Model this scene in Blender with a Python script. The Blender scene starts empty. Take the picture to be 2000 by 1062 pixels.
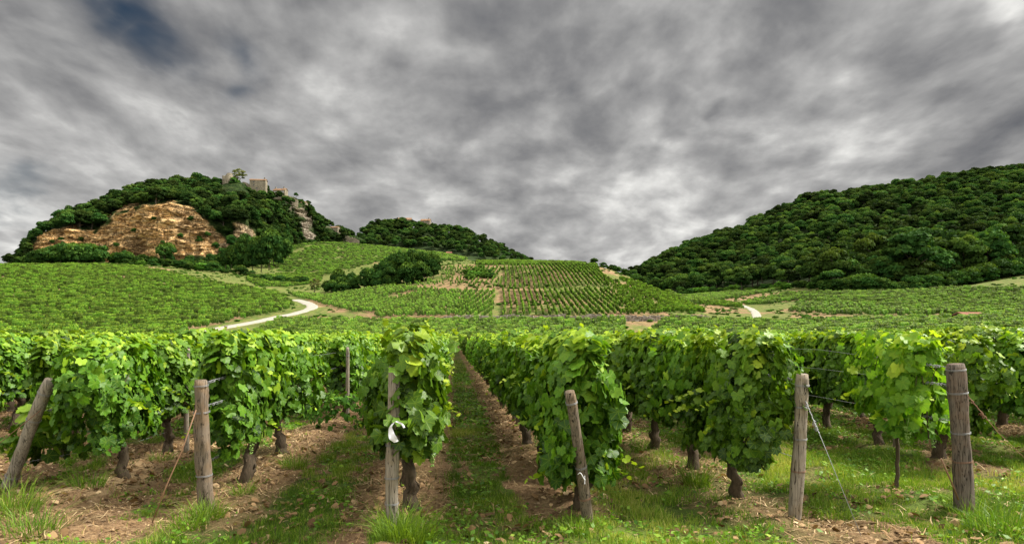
import bpy, math, random
import numpy as np
from mathutils import Vector, Matrix, Euler

# ------------------------------------------------------------------ camera
F = 1333.0      # focal length in photo pixels (photo 2000 px wide)
HY = 655.0      # horizon row
CH = 1.65       # camera height
scene = bpy.context.scene
COL = scene.collection
cam_d = bpy.data.cameras.new('camera')
cam = bpy.data.objects.new('camera', cam_d); COL.objects.link(cam)
cam.location = (0, 0, CH); cam.rotation_euler = (math.radians(90), 0, 0)
cam_d.sensor_width = 36; cam_d.lens = 36 * F / 2000
cam_d.shift_y = (HY - 531) / 2000
cam_d.clip_start = 0.1; cam_d.clip_end = 12000
scene.camera = cam
scene.view_settings.view_transform = 'Standard'
scene.view_settings.look = 'None'
scene.view_settings.gamma = 1
scene.view_settings.exposure = 1.55
scene.cycles.max_bounces = 5
scene.cycles.diffuse_bounces = 3
scene.cycles.transmission_bounces = 3
scene.cycles.glossy_bounces = 2
scene.cycles.transparent_max_bounces = 4

# ------------------------------------------------------------------ node helper
class NT:
    def __init__(s, tree):
        s.t = tree; tree.nodes.clear()
    def n(s, typ, **kw):
        nd = s.t.nodes.new(typ)
        ins = kw.pop('ins', {})
        for k, v in kw.items(): setattr(nd, k, v)
        for k, v in ins.items():
            if isinstance(v, bpy.types.NodeSocket): s.t.links.new(v, nd.inputs[k])
            else: nd.inputs[k].default_value = v
        return nd
    def m(s, op, a, b=0.0, c=0.0, clamp=False):
        nd = s.n('ShaderNodeMath', operation=op, use_clamp=clamp, ins={0: a, 1: b, 2: c}); return nd.outputs[0]
    def vm(s, op, a, b=(0, 0, 0)):
        nd = s.n('ShaderNodeVectorMath', operation=op, ins={0: a, 1: b})
        return nd.outputs['Value'] if op in ('DOT_PRODUCT', 'LENGTH') else nd.outputs[0]
    def noise(s, vec, scale, detail=4, rough=.55, dist=0.0):
        nd = s.n('ShaderNodeTexNoise', ins={'Vector': vec, 'Scale': scale, 'Detail': detail, 'Roughness': rough, 'Distortion': dist})
        return nd.outputs[0]
    def ramp(s, fac, stops):
        nd = s.n('ShaderNodeValToRGB', ins={0: fac}); el = nd.color_ramp.elements
        while len(el) < len(stops): el.new(.5)
        for e, (p, c) in zip(el, stops):
            e.position = p; e.color = (*c, 1) if len(c) == 3 else c
        return nd.outputs[0]
    def mix(s, f, a, b, blend='MIX'):
        nd = s.n('ShaderNodeMix', data_type='RGBA', blend_type=blend)
        for i, v in ((0, f), (6, a), (7, b)):
            if isinstance(v, bpy.types.NodeSocket): s.t.links.new(v, nd.inputs[i])
            elif i == 0: nd.inputs[0].default_value = v
            else: nd.inputs[i].default_value = (*v, 1)
        return nd.outputs[2]
    def maprange(s, v, a, b, c=0.0, d=1.0, smooth=True):
        nd = s.n('ShaderNodeMapRange', interpolation_type='SMOOTHSTEP' if smooth else 'LINEAR',
                 ins={0: v, 1: a, 2: b, 3: c, 4: d}); return nd.outputs[0]

def pdir(px, py):
    v = Vector(((px - 1000) / F, 1, (HY - py) / F)); v.normalize(); return v

# ------------------------------------------------------------------ sky and sun
SUN_EL, SUN_AZ = 48.0, 78.0          # azimuth measured from +Y towards +X
world = bpy.data.worlds.new('World'); scene.world = world; world.use_nodes = True
W = NT(world.node_tree)
tc = W.n('ShaderNodeTexCoord').outputs['Generated']
sep = W.n('ShaderNodeSeparateXYZ', ins={0: tc})
dx, dy, dz = sep.outputs
zc = W.m('MAXIMUM', dz, 0.0)
den = W.m('ADD', zc, 0.23)
P = W.n('ShaderNodeCombineXYZ', ins={0: W.m('DIVIDE', dx, den), 1: W.m('DIVIDE', dy, den), 2: 0.0}).outputs[0]
mp = W.n('ShaderNodeMapping', ins={'Vector': P, 'Location': (3.1, 1.7, 0), 'Rotation': (0, 0, math.radians(-4)), 'Scale': (1.0, .74, 1)}).outputs[0]
warp = W.n('ShaderNodeTexNoise', ins={'Vector': mp, 'Scale': 1.3, 'Detail': 3}).outputs['Color']
wv = W.vm('SUBTRACT', warp, (.5, .5, .5))
mp2 = W.vm('ADD', mp, W.n('ShaderNodeVectorMath', operation='SCALE', ins={0: wv, 3: .34}).outputs[0])
big = W.noise(mp2, 1.9, 2, .5)
med = W.noise(mp2, 6.3, 5, .50)
fine = W.noise(W.n('ShaderNodeMapping', ins={'Vector': P, 'Rotation': (0, 0, math.radians(-4)), 'Scale': (1.0, .62, 1)}).outputs[0], 13.0, 5, .55)
v = W.m('ADD', W.m('MULTIPLY', big, .42), W.m('ADD', W.m('MULTIPLY', med, .85), W.m('MULTIPLY', fine, .30)))
v = W.m('SUBTRACT', v, .36)
tcw = W.vm('NORMALIZE', W.vm('ADD', tc, W.n('ShaderNodeVectorMath', operation='SCALE', ins={0: wv, 3: .14}).outputs[0]))
tcw = W.vm('NORMALIZE', W.vm('ADD', tcw, W.n('ShaderNodeVectorMath', operation='SCALE', ins={0: W.vm('SUBTRACT', W.n('ShaderNodeTexNoise', ins={'Vector': mp, 'Scale': 6.0, 'Detail': 3}).outputs['Color'], (.5, .5, .5)), 3: .10}).outputs[0]))
def blob(px, py, r):
    d = W.vm('DOT_PRODUCT', tcw, pdir(px, py))
    return W.m('EXPONENT', W.m('MULTIPLY', W.m('SUBTRACT', d, 1.0), 2.0 / math.radians(r) ** 2))
for px, py, r, amt in [
        (1925, 40, 1.7, .42), (1640, 160, 2.0, .22), (1560, 150, 5, .04), (1340, 262, 1.9, .17), (1405, 205, 1.6, .20),
        (1690, 285, 2.2, .16), (1770, 262, 1.8, .12), (1270, 500, 7, .14), (560, 330, 8, .05),
        (230, 330, 9, .07), (60, 430, 2.4, .22), (1060, 490, 7, .06), (60, 270, 7, .05), (1150, 330, 6, .03),
        (100, 90, 8, -.10), (330, 100, 6, -.10), (60, 392, 3, -.10), (840, 110, 8, -.05), (1480, 60, 6, -.06),
        (1960, 230, 6, -.12), (1200, 60, 8, -.04), (1420, 203, .5, -.16), (1325, 237, .8, -.14), (120, 20, 7, -.07), (500, 10, 7, -.07), (1000, 10, 9, -.05), (1980, 420, 6, -.05), (0, 420, 5, .08), (1330, 330, 5, .04)]:
    v = W.m('ADD', v, W.m('MULTIPLY', blob(px, py, r), amt))
SB = .80
cloud = W.ramp(v, [(p_, tuple(SB * x for x in c_)) for p_, c_ in [(0.06, (.062, .064, .070)), (.26, (.105, .105, .107)), (.42, (.155, .154, .153)), (.56, (.215, .213, .209)), (.74, (.34, .337, .325)), (1.0, (.60, .59, .56))]])
# cloud deck boosted overhead and behind the viewer, unseen, as added fill light
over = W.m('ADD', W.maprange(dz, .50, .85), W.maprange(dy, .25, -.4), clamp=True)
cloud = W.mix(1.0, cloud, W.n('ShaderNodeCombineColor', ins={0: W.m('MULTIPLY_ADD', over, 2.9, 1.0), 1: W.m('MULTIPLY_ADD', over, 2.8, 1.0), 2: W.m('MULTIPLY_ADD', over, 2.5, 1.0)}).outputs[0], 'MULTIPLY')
sky = W.n('ShaderNodeTexSky', sky_type='NISHITA', sun_disc=False, sun_elevation=math.radians(SUN_EL), sun_rotation=math.radians(SUN_AZ)).outputs[0]
hole = blob(235, 35, 2.2)
for px, py, r in [(290, 75, 1.8), (195, 5, 1.8), (460, 95, 1.3), (452, 165, 1.2), (60, 400, 1.6)]: hole = W.m('MAXIMUM', hole, W.m('MULTIPLY', blob(px, py, r), .55 if px in (460, 452, 60) else .9))
hole = W.m('MULTIPLY', hole, W.maprange(med, .64, .40, .35, 1.0))
skyb = W.mix(1.0, sky, (.0090, .0098, .0098), 'MULTIPLY')
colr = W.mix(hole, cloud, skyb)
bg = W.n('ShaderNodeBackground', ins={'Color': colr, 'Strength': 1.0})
W.n('ShaderNodeOutputWorld', ins={0: bg.outputs[0]})
world.cycles.sampling_method = 'MANUAL'; world.cycles.sample_map_resolution = 512

sd = bpy.data.lights.new('sun', 'SUN'); sd.energy = 3.1; sd.angle = math.radians(17); sd.color = (1, .94, .84)
sun = bpy.data.objects.new('sun', sd); COL.objects.link(sun)
el, az = math.radians(SUN_EL), math.radians(SUN_AZ)
sv = Vector((math.sin(az) * math.cos(el), math.cos(az) * math.cos(el), math.sin(el)))
sun.rotation_euler = sv.to_track_quat('Z', 'Y').to_euler(); sun.location = sv * 50

# ------------------------------------------------------------------ numpy helpers
rng = np.random.default_rng(7)
random.seed(7)
def _h(ix, iy, seed):
    n = (ix * 374761393 + iy * 668265263 + seed * 974634777) & 0xffffffff
    n = ((n ^ (n >> 13)) * 1274126177) & 0xffffffff
    return ((n ^ (n >> 16)) & 0xffff) / 65535.0
def vnoise(x, y, seed=0):
    x = np.asarray(x, float); y = np.asarray(y, float)
    ix = np.floor(x).astype(np.int64); iy = np.floor(y).astype(np.int64)
    fx = x - ix; fy = y - iy; fx = fx * fx * (3 - 2 * fx); fy = fy * fy * (3 - 2 * fy)
    a = _h(ix, iy, seed); b = _h(ix + 1, iy, seed); c = _h(ix, iy + 1, seed); d = _h(ix + 1, iy + 1, seed)
    return (a * (1 - fx) + b * fx) * (1 - fy) + (c * (1 - fx) + d * fx) * fy
def fbm(x, y, oct=4, seed=0):
    s = 0; a = .5; t = 0
    for o in range(oct):
        s = s + a * vnoise(x * 2 ** o + 17.3 * o, y * 2 ** o - 9.1 * o, seed + o); t += a; a *= .5
    return s / t
def smooth(t): t = np.clip(t, 0, 1); return t * t * (3 - 2 * t)

def mesh_np(name, verts, faces, mats=None, fattr=None, smooth_=True, uv=None, mat_idx=None):
    """faces: list of (n,k) int arrays"""
    me = bpy.data.meshes.new(name)
    verts = np.ascontiguousarray(verts, dtype=np.float32)
    me.vertices.add(len(verts)); me.vertices.foreach_set('co', verts.ravel())
    faces = [f for f in faces if len(f)]
    li = np.concatenate([np.asarray(f).ravel() for f in faces]).astype(np.int32)
    tot = np.concatenate([np.full(len(f), f.shape[1]) for f in faces])
    st = np.concatenate([[0], np.cumsum(tot)[:-1]]).astype(np.int32)
    me.loops.add(len(li)); me.loops.foreach_set('vertex_index', li)
    me.polygons.add(len(tot)); me.polygons.foreach_set('loop_start', st)
    me.polygons.foreach_set('use_smooth', np.full(len(tot), smooth_, dtype=bool))
    if mat_idx is not None: me.polygons.foreach_set('material_index', np.asarray(mat_idx, dtype=np.int32))
    me.update(calc_edges=True)
    if fattr:
        for k, a in fattr.items():
            a = np.asarray(a, dtype=np.float32)
            if a.ndim == 1:
                at = me.attributes.new(k, 'FLOAT', 'POINT'); at.data.foreach_set('value', a)
            elif a.shape[1] == 2:
                at = me.attributes.new(k, 'FLOAT2', 'POINT'); at.data.foreach_set('vector', a.ravel())
            else:
                at = me.attributes.new(k, 'FLOAT_VECTOR', 'POINT'); at.data.foreach_set('vector', a.ravel())
    for m in (mats or []): me.materials.append(m)
    return me

class MB:
    """collects pieces into one mesh"""
    def __init__(s): s.v = []; s.q = []; s.t = []; s.n = 0
    def add(s, v, q=None, t=None):
        v = np.asarray(v, float)
        if q is not None and len(q): s.q.append(np.asarray(q) + s.n)
        if t is not None and len(t): s.t.append(np.asarray(t) + s.n)
        s.v.append(v); s.n += len(v)
    def tube(s, pts, rad, seg=8, cap=True, rough=0.0, seed=0):
        pts = np.asarray(pts, float); k = len(pts)
        rad = np.full(k, rad) if np.isscalar(rad) else np.asarray(rad, float)
        d = np.gradient(pts, axis=0); d /= np.linalg.norm(d, axis=1)[:, None] + 1e-9
        ref = np.array([0, 1., 0]) if abs(d[0][1]) < .9 else np.array([1., 0, 0])
        V = []
        a = np.arange(seg) / seg * 2 * math.pi
        for i in range(k):
            x = np.cross(ref, d[i]); x /= np.linalg.norm(x) + 1e-9; y = np.cross(d[i], x); ref = -np.cross(x, d[i]) if False else y
            r = rad[i]
            rr = r * (1 + rough * (vnoise(np.cos(a) * 2.2 + 5 + seed, np.sin(a) * 2.2 + i * .35 * 1.3, seed) - .5) * 2)
            V.append(pts[i] + np.outer(np.cos(a) * rr, x) + np.outer(np.sin(a) * rr, y))
        V = np.concatenate(V)
        i, j = np.meshgrid(np.arange(k - 1), np.arange(seg), indexing='ij')
        q = np.stack([i * seg + j, i * seg + (j + 1) % seg, (i + 1) * seg + (j + 1) % seg, (i + 1) * seg + j], -1).reshape(-1, 4)
        t = []
        if cap:
            n0 = len(V); V = np.concatenate([V, [pts[0]], [pts[-1]]])
            for j in range(seg):
                t.append((n0, (j + 1) % seg, j)); t.append((n0 + 1, (k - 1) * seg + j, (k - 1) * seg + (j + 1) % seg))
        s.add(V, q, np.array(t) if t else None)
    def box(s, c, size, rz=0.0, jit=0.0):
        sx, sy, sz = size
        b = np.array([[x, y, z] for x in (-.5, .5) for y in (-.5, .5) for z in (-.5, .5)]) * [sx, sy, sz]
        if jit: b = b + rng.uniform(-jit, jit, b.shape)
        ca, sa = math.cos(rz), math.sin(rz)
        b = b @ np.array([[ca, sa, 0], [-sa, ca, 0], [0, 0, 1]]) + np.asarray(c, float)
        s.add(b, [(0, 1, 3, 2), (4, 6, 7, 5), (0, 4, 5, 1), (2, 3, 7, 6), (0, 2, 6, 4), (1, 5, 7, 3)])
    def mesh(s, name, mat, smooth_=True):
        f = []
        if s.q: f.append(np.concatenate(s.q))
        if s.t: f.append(np.concatenate(s.t))
        return mesh_np(name, np.concatenate(s.v), f, [mat], smooth_=smooth_)

def link(name, data, parent=None, loc=None, rz=0.0):
    o = bpy.data.objects.new(name, data); COL.objects.link(o)
    if parent is not None: o.parent = parent
    if loc is not None: o.location = loc
    if rz: o.rotation_euler.z = rz
    return o
def tag(o, label=None, cat=None, group=None, kind=None):
    if label: o['label'] = label
    if cat: o['category'] = cat
    if group: o['group'] = group
    if kind: o['kind'] = kind
    return o

# ------------------------------------------------------------------ materials
def newmat(name):
    m = bpy.data.materials.new(name); m.use_nodes = True
    return m, NT(m.node_tree)
def finish(N, color, rough=.7, bump=None, bstr=.3, bdist=.05, trans=None, tw=.3, spec=.5):
    ins = {'Base Color': color, 'Roughness': rough, 'Specular IOR Level': spec}
    if bump is not None:
        ins['Normal'] = N.n('ShaderNodeBump', ins={'Strength': bstr, 'Distance': bdist, 'Height': bump}).outputs[0]
    b = N.n('ShaderNodeBsdfPrincipled', ins=ins).outputs[0]
    if trans is not None:
        t = N.n('ShaderNodeBsdfTranslucent', ins={'Color': trans}).outputs[0]
        b = N.n('ShaderNodeMixShader', ins={0: tw, 1: b, 2: t}).outputs[0]
    N.n('ShaderNodeOutputMaterial', ins={0: b})
def attr(N, name): return N.n('ShaderNodeAttribute', attribute_name=name)
def objrand(N): return N.n('ShaderNodeObjectInfo').outputs['Random']
def geopos(N): return N.n('ShaderNodeNewGeometry').outputs['Position']

def mat_leaf(name, dark, mid, young, veins=False, rough=.42, tw=.28, var=.25, spec=.22, hue=.008):
    m, N = newmat(name)
    t = attr(N, 'tint').outputs['Fac']
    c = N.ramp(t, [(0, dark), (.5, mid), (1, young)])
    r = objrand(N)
    c = N.n('ShaderNodeHueSaturation', ins={'Hue': N.m('MULTIPLY_ADD', r, hue * 2, .5 - hue + .002), 'Saturation': 1.0, 'Value': N.m('MULTIPLY_ADD', r, 2 * var, 1 - var), 'Color': c}).outputs[0]
    if veins:
        uv = attr(N, 'lf').outputs['Vector']
        s = N.n('ShaderNodeSeparateXYZ', ins={0: uv})
        ang = N.m('ABSOLUTE', N.m('ARCTAN2', s.outputs[0], s.outputs[1]))
        rad = N.vm('LENGTH', uv)
        k = N.m('PINGPONG', ang, math.radians(25.0))
        w = N.m('MULTIPLY', k, N.m('MULTIPLY_ADD', rad, 1.0, .05))
        vein = N.maprange(w, .015, .05, 1, 0)
        side = N.m('ABSOLUTE', N.m('SINE', N.m('MULTIPLY_ADD', rad, 26.0, N.m('MULTIPLY', k, 16.0))))
        vein2 = N.maprange(side, .0, .22, .45, 0)
        vv = N.m('MAXIMUM', vein, vein2)
        c = N.mix(N.m('MULTIPLY', vv, .45), c, N.mix(.5, c, young))
        bump = N.m('MULTIPLY', vv, -1.0)
    else: bump = None
    tr = N.mix(1.0, c, (1.5, 1.5, .55), 'MULTIPLY')
    finish(N, c, rough, bump, .35, .004, trans=tr, tw=tw, spec=spec)
    return m
M = {}
M['vine'] = mat_leaf('vine_leaf', (.018, .055, .006), (.098, .215, .014), (.38, .50, .035), veins=True, rough=.42, tw=.24, var=.12)  # darkest tone deepened to paint the shade inside the foliage
M['vine_fresh'] = mat_leaf('fresh_vine_leaf', (.07, .17, .014), (.17, .31, .02), (.42, .52, .04), veins=True, rough=.45, tw=.38, var=.05)
M['vine_mid'] = mat_leaf('vine_leaf_soft', (.034, .09, .010), (.120, .235, .018), (.36, .46, .045), rough=.55, tw=.30, var=.55)
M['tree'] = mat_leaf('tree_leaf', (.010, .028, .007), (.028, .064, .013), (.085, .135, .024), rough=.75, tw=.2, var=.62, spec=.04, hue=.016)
M['tree_gold'] = mat_leaf('olive_tree_leaf', (.06, .075, .015), (.11, .125, .025), (.20, .18, .04), rough=.6, tw=.2, var=.25)
M['bush'] = mat_leaf('bush_leaf', (.014, .045, .010), (.035, .085, .016), (.10, .165, .022), rough=.75, tw=.18, var=.25, spec=.04)
M['bush_bright'] = mat_leaf('fresh_bush_leaf', (.03, .09, .012), (.07, .17, .02), (.17, .30, .03), rough=.7, tw=.22, var=.2, spec=.08)
M['grass'] = mat_leaf('grass_blade', (.07, .14, .014), (.19, .31, .025), (.46, .44, .13), rough=.5, tw=.3, var=.0)
M['weed'] = mat_leaf('weed_leaf', (.05, .13, .012), (.15, .30, .022), (.34, .46, .05), rough=.5, tw=.3, var=.0)
M['litter'] = mat_leaf('dry_straw', (.09, .05, .024), (.30, .185, .09), (.66, .50, .30), rough=.85, tw=.1, var=.0)

def mat_bark(name, a, b, sc=(14, 14, 3), bd=.012):
    m, N = newmat(name)
    co = N.n('ShaderNodeTexCoord').outputs['Object']
    mpn = N.n('ShaderNodeMapping', ins={'Vector': co, 'Scale': sc}).outputs[0]
    n1 = N.noise(mpn, 3, 6, .65, .8); n2 = N.noise(co, 6, 3)
    c = N.ramp(n1, [(.30, a), (.55, b), (.75, tuple(min(1, x * 1.5) for x in b))])
    c = N.mix(N.m('MULTIPLY', n2, .5), c, (.10, .09, .055))
    finish(N, c, .9, n1, .9, bd, spec=.2)
    return m
M['bark'] = mat_bark('vine_bark', (.016, .011, .008), (.085, .058, .038))
M['tree_bark'] = mat_bark('tree_bark', (.03, .024, .018), (.09, .075, .06), (1, 1, .3), .1)
def mat_post(name, base, darkc, warm):
    m, N = newmat(name)
    co = N.n('ShaderNodeTexCoord').outputs['Object']
    g = N.n('ShaderNodeMapping', ins={'Vector': co, 'Scale': (26, 26, 1.6)}).outputs[0]
    n1 = N.noise(g, 2.6, 7, .7, .5)
    n2 = N.noise(co, 5.5, 4, .6)
    cr = N.noise(N.n('ShaderNodeMapping', ins={'Vector': co, 'Scale': (20, 20, .8)}).outputs[0], 1.7, 2, .5, 1.2)
    crack = N.maprange(N.m('ABSOLUTE', N.m('SUBTRACT', cr, .5)), .0, .022, 1, 0)
    c = N.ramp(n1, [(.28, darkc), (.5, base), (.75, tuple(min(1, x * 1.45) for x in base))])
    c = N.mix(N.maprange(n2, .42, .7, 0, .75), c, warm)
    c = N.mix(crack, c, (.02, .015, .01))
    h = N.m('SUBTRACT', n1, N.m('MULTIPLY', crack, 1.2))
    finish(N, c, .9, h, .8, .01, spec=.2)
    return m
M['post_brown'] = mat_post('weathered_brown_wood', (.17, .135, .10), (.04, .03, .022), (.22, .145, .08))
M['post_grey'] = mat_post('weathered_grey_wood', (.27, .235, .19), (.10, .08, .06), (.24, .19, .12))
M['post_dark'] = mat_post('weathered_dark_wood', (.14, .115, .095), (.035, .026, .02), (.15, .10, .07))
def mat_plain(name, c, rough=.6, metal=0.0, var=.15, nscale=8.0):
    m, N = newmat(name)
    n = N.noise(N.n('ShaderNodeTexCoord').outputs['Object'], nscale, 4)
    col = N.mix(N.m('MULTIPLY', n, var * 2), c, tuple(x * .45 for x in c))
    b = N.n('ShaderNodeBsdfPrincipled', ins={'Base Color': col, 'Roughness': rough, 'Metallic': metal}).outputs[0]
    N.n('ShaderNodeOutputMaterial', ins={0: b}); return m
M['wire'] = mat_plain('galvanised_wire', (.30, .31, .32), .6, .5)
M['rust'] = mat_plain('rusty_wire', (.24, .12, .07), .8, .2)
M['cloth'] = mat_plain('white_cloth', (.78, .78, .82), .8, 0, .1)
M['grape'] = mat_plain('green_grape', (.20, .34, .06), .35, 0, .1)
M['cane'] = mat_plain('brown_cane', (.20, .105, .05), .7)

# ------------------------------------------------------------------ terrain heights
YK = np.array([60, 80, 100, 130, 160, 200, 250, 300, 350, 420, 500, 600, 700, 900, 1200, 2000, 6000], float)
COLS = {   # ground row in the photo for each column, at each distance
 -500: [694, 684, 672, 648, 620, 590, 556, 528, 520, 524, 530, 540, 548, 560, 575, 600, 640],
 0:    [694, 684, 673, 647, 618, 586, 550, 523, 519, 525, 532, 542, 550, 562, 578, 600, 640],
 200:  [694, 684, 673, 650, 622, 590, 553, 527, 517, 514, 514, 520, 535, 560, 578, 600, 640],
 330:  [694, 684, 673, 652, 628, 595, 560, 536, 527, 519, 514, 515, 530, 555, 578, 600, 640],
 450:  [694, 684, 673, 654, 631, 603, 569, 548, 540, 530, 515, 505, 510, 540, 570, 600, 640],
 560:  [694, 684, 674, 655, 631, 606, 581, 566, 556, 538, 510, 478, 476, 500, 560, 600, 640],
 640:  [694, 684, 674, 655, 632, 604, 580, 562, 548, 528, 500, 474, 472, 500, 560, 600, 640],
 700:  [694, 684, 674, 655, 632, 602, 571, 552, 540, 524, 500, 482, 478, 500, 560, 600, 640],
 800:  [694, 684, 675, 656, 631, 596, 558, 538, 527, 513, 498, 487, 490, 520, 570, 600, 640],
 880:  [694, 684, 675, 656, 629, 590, 547, 521, 514, 507, 500, 498, 504, 530, 575, 600, 640],
 960:  [694, 684, 675, 656, 628, 584, 538, 513, 514, 516, 518, 522, 530, 550, 580, 600, 640],
 1100: [694, 684, 676, 657, 628, 583, 535, 513, 518, 535, 552, 565, 575, 590, 600, 620, 645],
 1180: [694, 684, 676, 657, 627, 584, 538, 518, 527, 545, 562, 575, 585, 600, 610, 620, 645],
 1250: [694, 684, 676, 657, 627, 591, 557, 548, 558, 572, 580, 585, 590, 600, 610, 620, 645],
 1310: [694, 684, 676, 657, 628, 602, 580, 579, 584, 584, 582, 582, 585, 600, 610, 620, 645],
 1400: [694, 684, 676, 657, 634, 616, 604, 592, 583, 572, 566, 560, 570, 590, 610, 620, 645],
 1480: [694, 684, 676, 657, 638, 621, 604, 590, 579, 566, 558, 552, 560, 590, 610, 620, 645],
 1600: [694, 682, 668, 650, 633, 615, 594, 573, 560, 548, 545, 545, 560, 590, 610, 620, 645],
 1800: [693, 679, 660, 641, 625, 607, 584, 568, 558, 545, 540, 540, 550, 590, 610, 620, 645],
 2000: [692, 675, 652, 633, 617, 598, 572, 545, 517, 505, 500, 500, 530, 590, 610, 620, 645],
 2500: [690, 670, 645, 622, 603, 580, 550, 520, 495, 480, 480, 490, 530, 590, 610, 620, 645]}
uk = np.array(sorted(COLS)); TAB = np.array([COLS[k] for k in uk], float)
ZT = CH + (HY - TAB) / F * YK[None, :]
US = np.arange(-700, 2701, 10.0); LY = np.linspace(math.log(60), math.log(6000), 240)
tmp = np.array([np.interp(LY, np.log(YK), ZT[i]) for i in range(len(uk))])
GT = np.array([np.interp(US, uk, tmp[:, j]) for j in range(len(LY))]).T
def gsm(A, s, ax):
    r = int(3 * s); k = np.exp(-.5 * (np.arange(-r, r + 1) / s) ** 2); k /= k.sum()
    return np.apply_along_axis(lambda m: np.convolve(np.pad(m, r, mode='edge'), k, 'valid'), ax, A)
GT = gsm(gsm(GT, 2.2, 0), 1.8, 1)
GT += 0.0
def Tz(u, y):
    a = np.clip((u - US[0]) / 10.0, 0, len(US) - 1.001); b = np.clip((np.log(np.maximum(y, 60)) - LY[0]) / (LY[1] - LY[0]), 0, len(LY) - 1.001)
    i = a.astype(int); j = b.astype(int); fa = a - i; fb = b - j
    return (GT[i, j] * (1 - fa) + GT[i + 1, j] * fa) * (1 - fb) + (GT[i, j + 1] * (1 - fa) + GT[i + 1, j + 1] * fa) * fb
def gz(x, y):
    x = np.asarray(x, float); y = np.asarray(y, float)
    u = 1000 + F * x / np.maximum(y, 1.0)
    z = Tz(u, y) * (np.clip(y, 0, 60) / 60) ** 2
    far = np.clip((y - 40) / 150, 0, 1)
    return z + far * (fbm(x / 45 + 7, y / 45, 3, 5) - .5) * 1.6
def proj(x, y, z): return 1000 + F * x / y, HY - F * (z - CH) / y
def at(px, Y, lift=0.0):
    x = (px - 1000) / F * Y; return Vector((x, Y, float(gz(x, Y)) + lift))
def inpoly(px, py, poly):
    px = np.asarray(px); py = np.asarray(py); r = np.zeros(px.shape, bool); n = len(poly)
    for i in range(n):
        x0, y0 = poly[i]; x1, y1 = poly[(i + 1) % n]
        if y0 == y1: continue
        c = ((y0 > py) != (y1 > py)) & (px < (x1 - x0) * (py - y0) / (y1 - y0) + x0); r ^= c
    return r

ROWDIR = (885 - 1000) / F            # rows drift left going away
ROWS = {1: -3.96, 2: -2.26, 3: -.52, 4: 1.16, 5: 2.84, 6: 4.62, 7: 6.35}
def rowoff(k):
    if k in ROWS: return ROWS[k]
    return 6.35 + 1.72 * (k - 7) if k > 7 else -3.96 + 1.72 * (k - 1)
def rowdist(x, y):
    L = x - ROWDIR * y
    r = np.array([rowoff(k) for k in range(-45, 70)])
    i = np.clip(np.searchsorted(r, L), 1, len(r) - 1)
    return np.minimum(np.abs(L - r[i - 1]), np.abs(L - r[i]))
def grassw(x, y):
    """how grassy the near ground is, 0 bare earth .. 1 grass"""
    d = rowdist(x, y)
    g = smooth((d - .36) / .28)
    L = x - ROWDIR * y
    n = fbm(x * 1.1 + 3, y * .7, 4, 21)
    # bare lanes between rows 1-3, grass lanes elsewhere as in the photograph
    g = g * smooth((n - .28) / .16) * smooth((fbm(x * 3.5, y * 3.5, 3, 88) - .27) / .14)
    g = np.where((L > -.2) & (L < .9), np.maximum(g, smooth((d - .42) / .2) * smooth((fbm(x * 3.5, y * 3.5, 3, 88) - .26) / .14)), g)
    g = np.where(L > 1.2, np.clip(g * .95 + .45 * smooth((n - .42) / .15), 0, 1), g)
    right = smooth((L - 3.2) / 1.5)
    g = np.clip(g + right * .5 * smooth((n - .37) / .12), 0, 1)
    g = np.clip(g + .9 * smooth((6.7 - y - .25 * np.abs(L)) / .9) * smooth((n - .34) / .15), 0, 1)
    corner = smooth((-4.0 - L) / 1.2) * smooth((8 - y) / 1.5)
    return np.clip(g + corner * .8, 0, 1)

# ground sheet -------------------------------------------------------
ys = [-6.0]
while ys[-1] < 6000:
    y = ys[-1]
    ys.append(y + (.5 if y < 3 else .045 if y < 11 else .045 * (1 + (y - 11) * .12) if y < 60 else y * .0135))
ys = np.array(ys); ts = np.linspace(-1.15, 1.15, 900)
XX = ts[None, :] * (ys[:, None] + 9) ; YY = np.repeat(ys[:, None], len(ts), 1)
ZZ = gz(XX, YY)
nearw = np.clip((45 - YY) / 30, 0, 1)
gw = grassw(XX, YY)
ridge = .05 * np.exp(-(rowdist(XX, YY) / .30) ** 2)
ZZ = ZZ + nearw * ((fbm(XX * 1.3, YY * 1.3, 3, 11) - .5) * .09 + ridge + (fbm(XX * 9, YY * 9, 3, 31) - .45) * .085 * (1 - .6 * gw))
def near_z(x, y):
    x = np.asarray(x, float); y = np.asarray(y, float)
    w = np.clip((45 - y) / 30, 0, 1)
    return gz(x, y) + w * ((fbm(x * 1.3, y * 1.3, 3, 11) - .5) * .09 + .05 * np.exp(-(rowdist(x, y) / .30) ** 2))
# land cover: soil share and light dry share on the far fields
PX, PY = proj(XX, np.maximum(YY, 1), ZZ)
soil = np.zeros_like(XX)
def cover(poly, v, y0, y1):
    m = inpoly(PX, PY, poly) & (YY > y0) & (YY < y1); soil[m] = v
MOUND = [(640, 600), (700, 575), (760, 556), (850, 520), (905, 514), (1180, 518), (1270, 560), (1385, 614), (1380, 622), (760, 630), (640, 612)]
cover(MOUND, .62, 155, 330)
cover([(905, 565), (975, 566), (970, 622), (880, 622)], .35, 155, 330)
cover([(1180, 516), (1260, 548), (1320, 578), (1385, 612), (1330, 612), (1250, 562)], .25, 155, 330)
cover([(1285, 582), (1330, 588), (1455, 603), (1470, 612), (1380, 612), (1330, 600)], .9, 150, 420)
cover([(1225, 630), (1290, 628), (1310, 645), (1225, 645)], .9, 110, 170)
cover([(1395, 580), (1530, 570), (1560, 574), (1420, 590)], .85, 200, 420)
cover([(1480, 598), (1560, 590), (1545, 626), (1484, 628)], .12, 120, 300)
cover([(1580, 545), (1600, 552), (1560, 570), (1530, 572)], .5, 250, 420)
cover([(1540, 600), (1700, 612), (1880, 622), (1560, 628)], .55, 120, 260)
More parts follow.
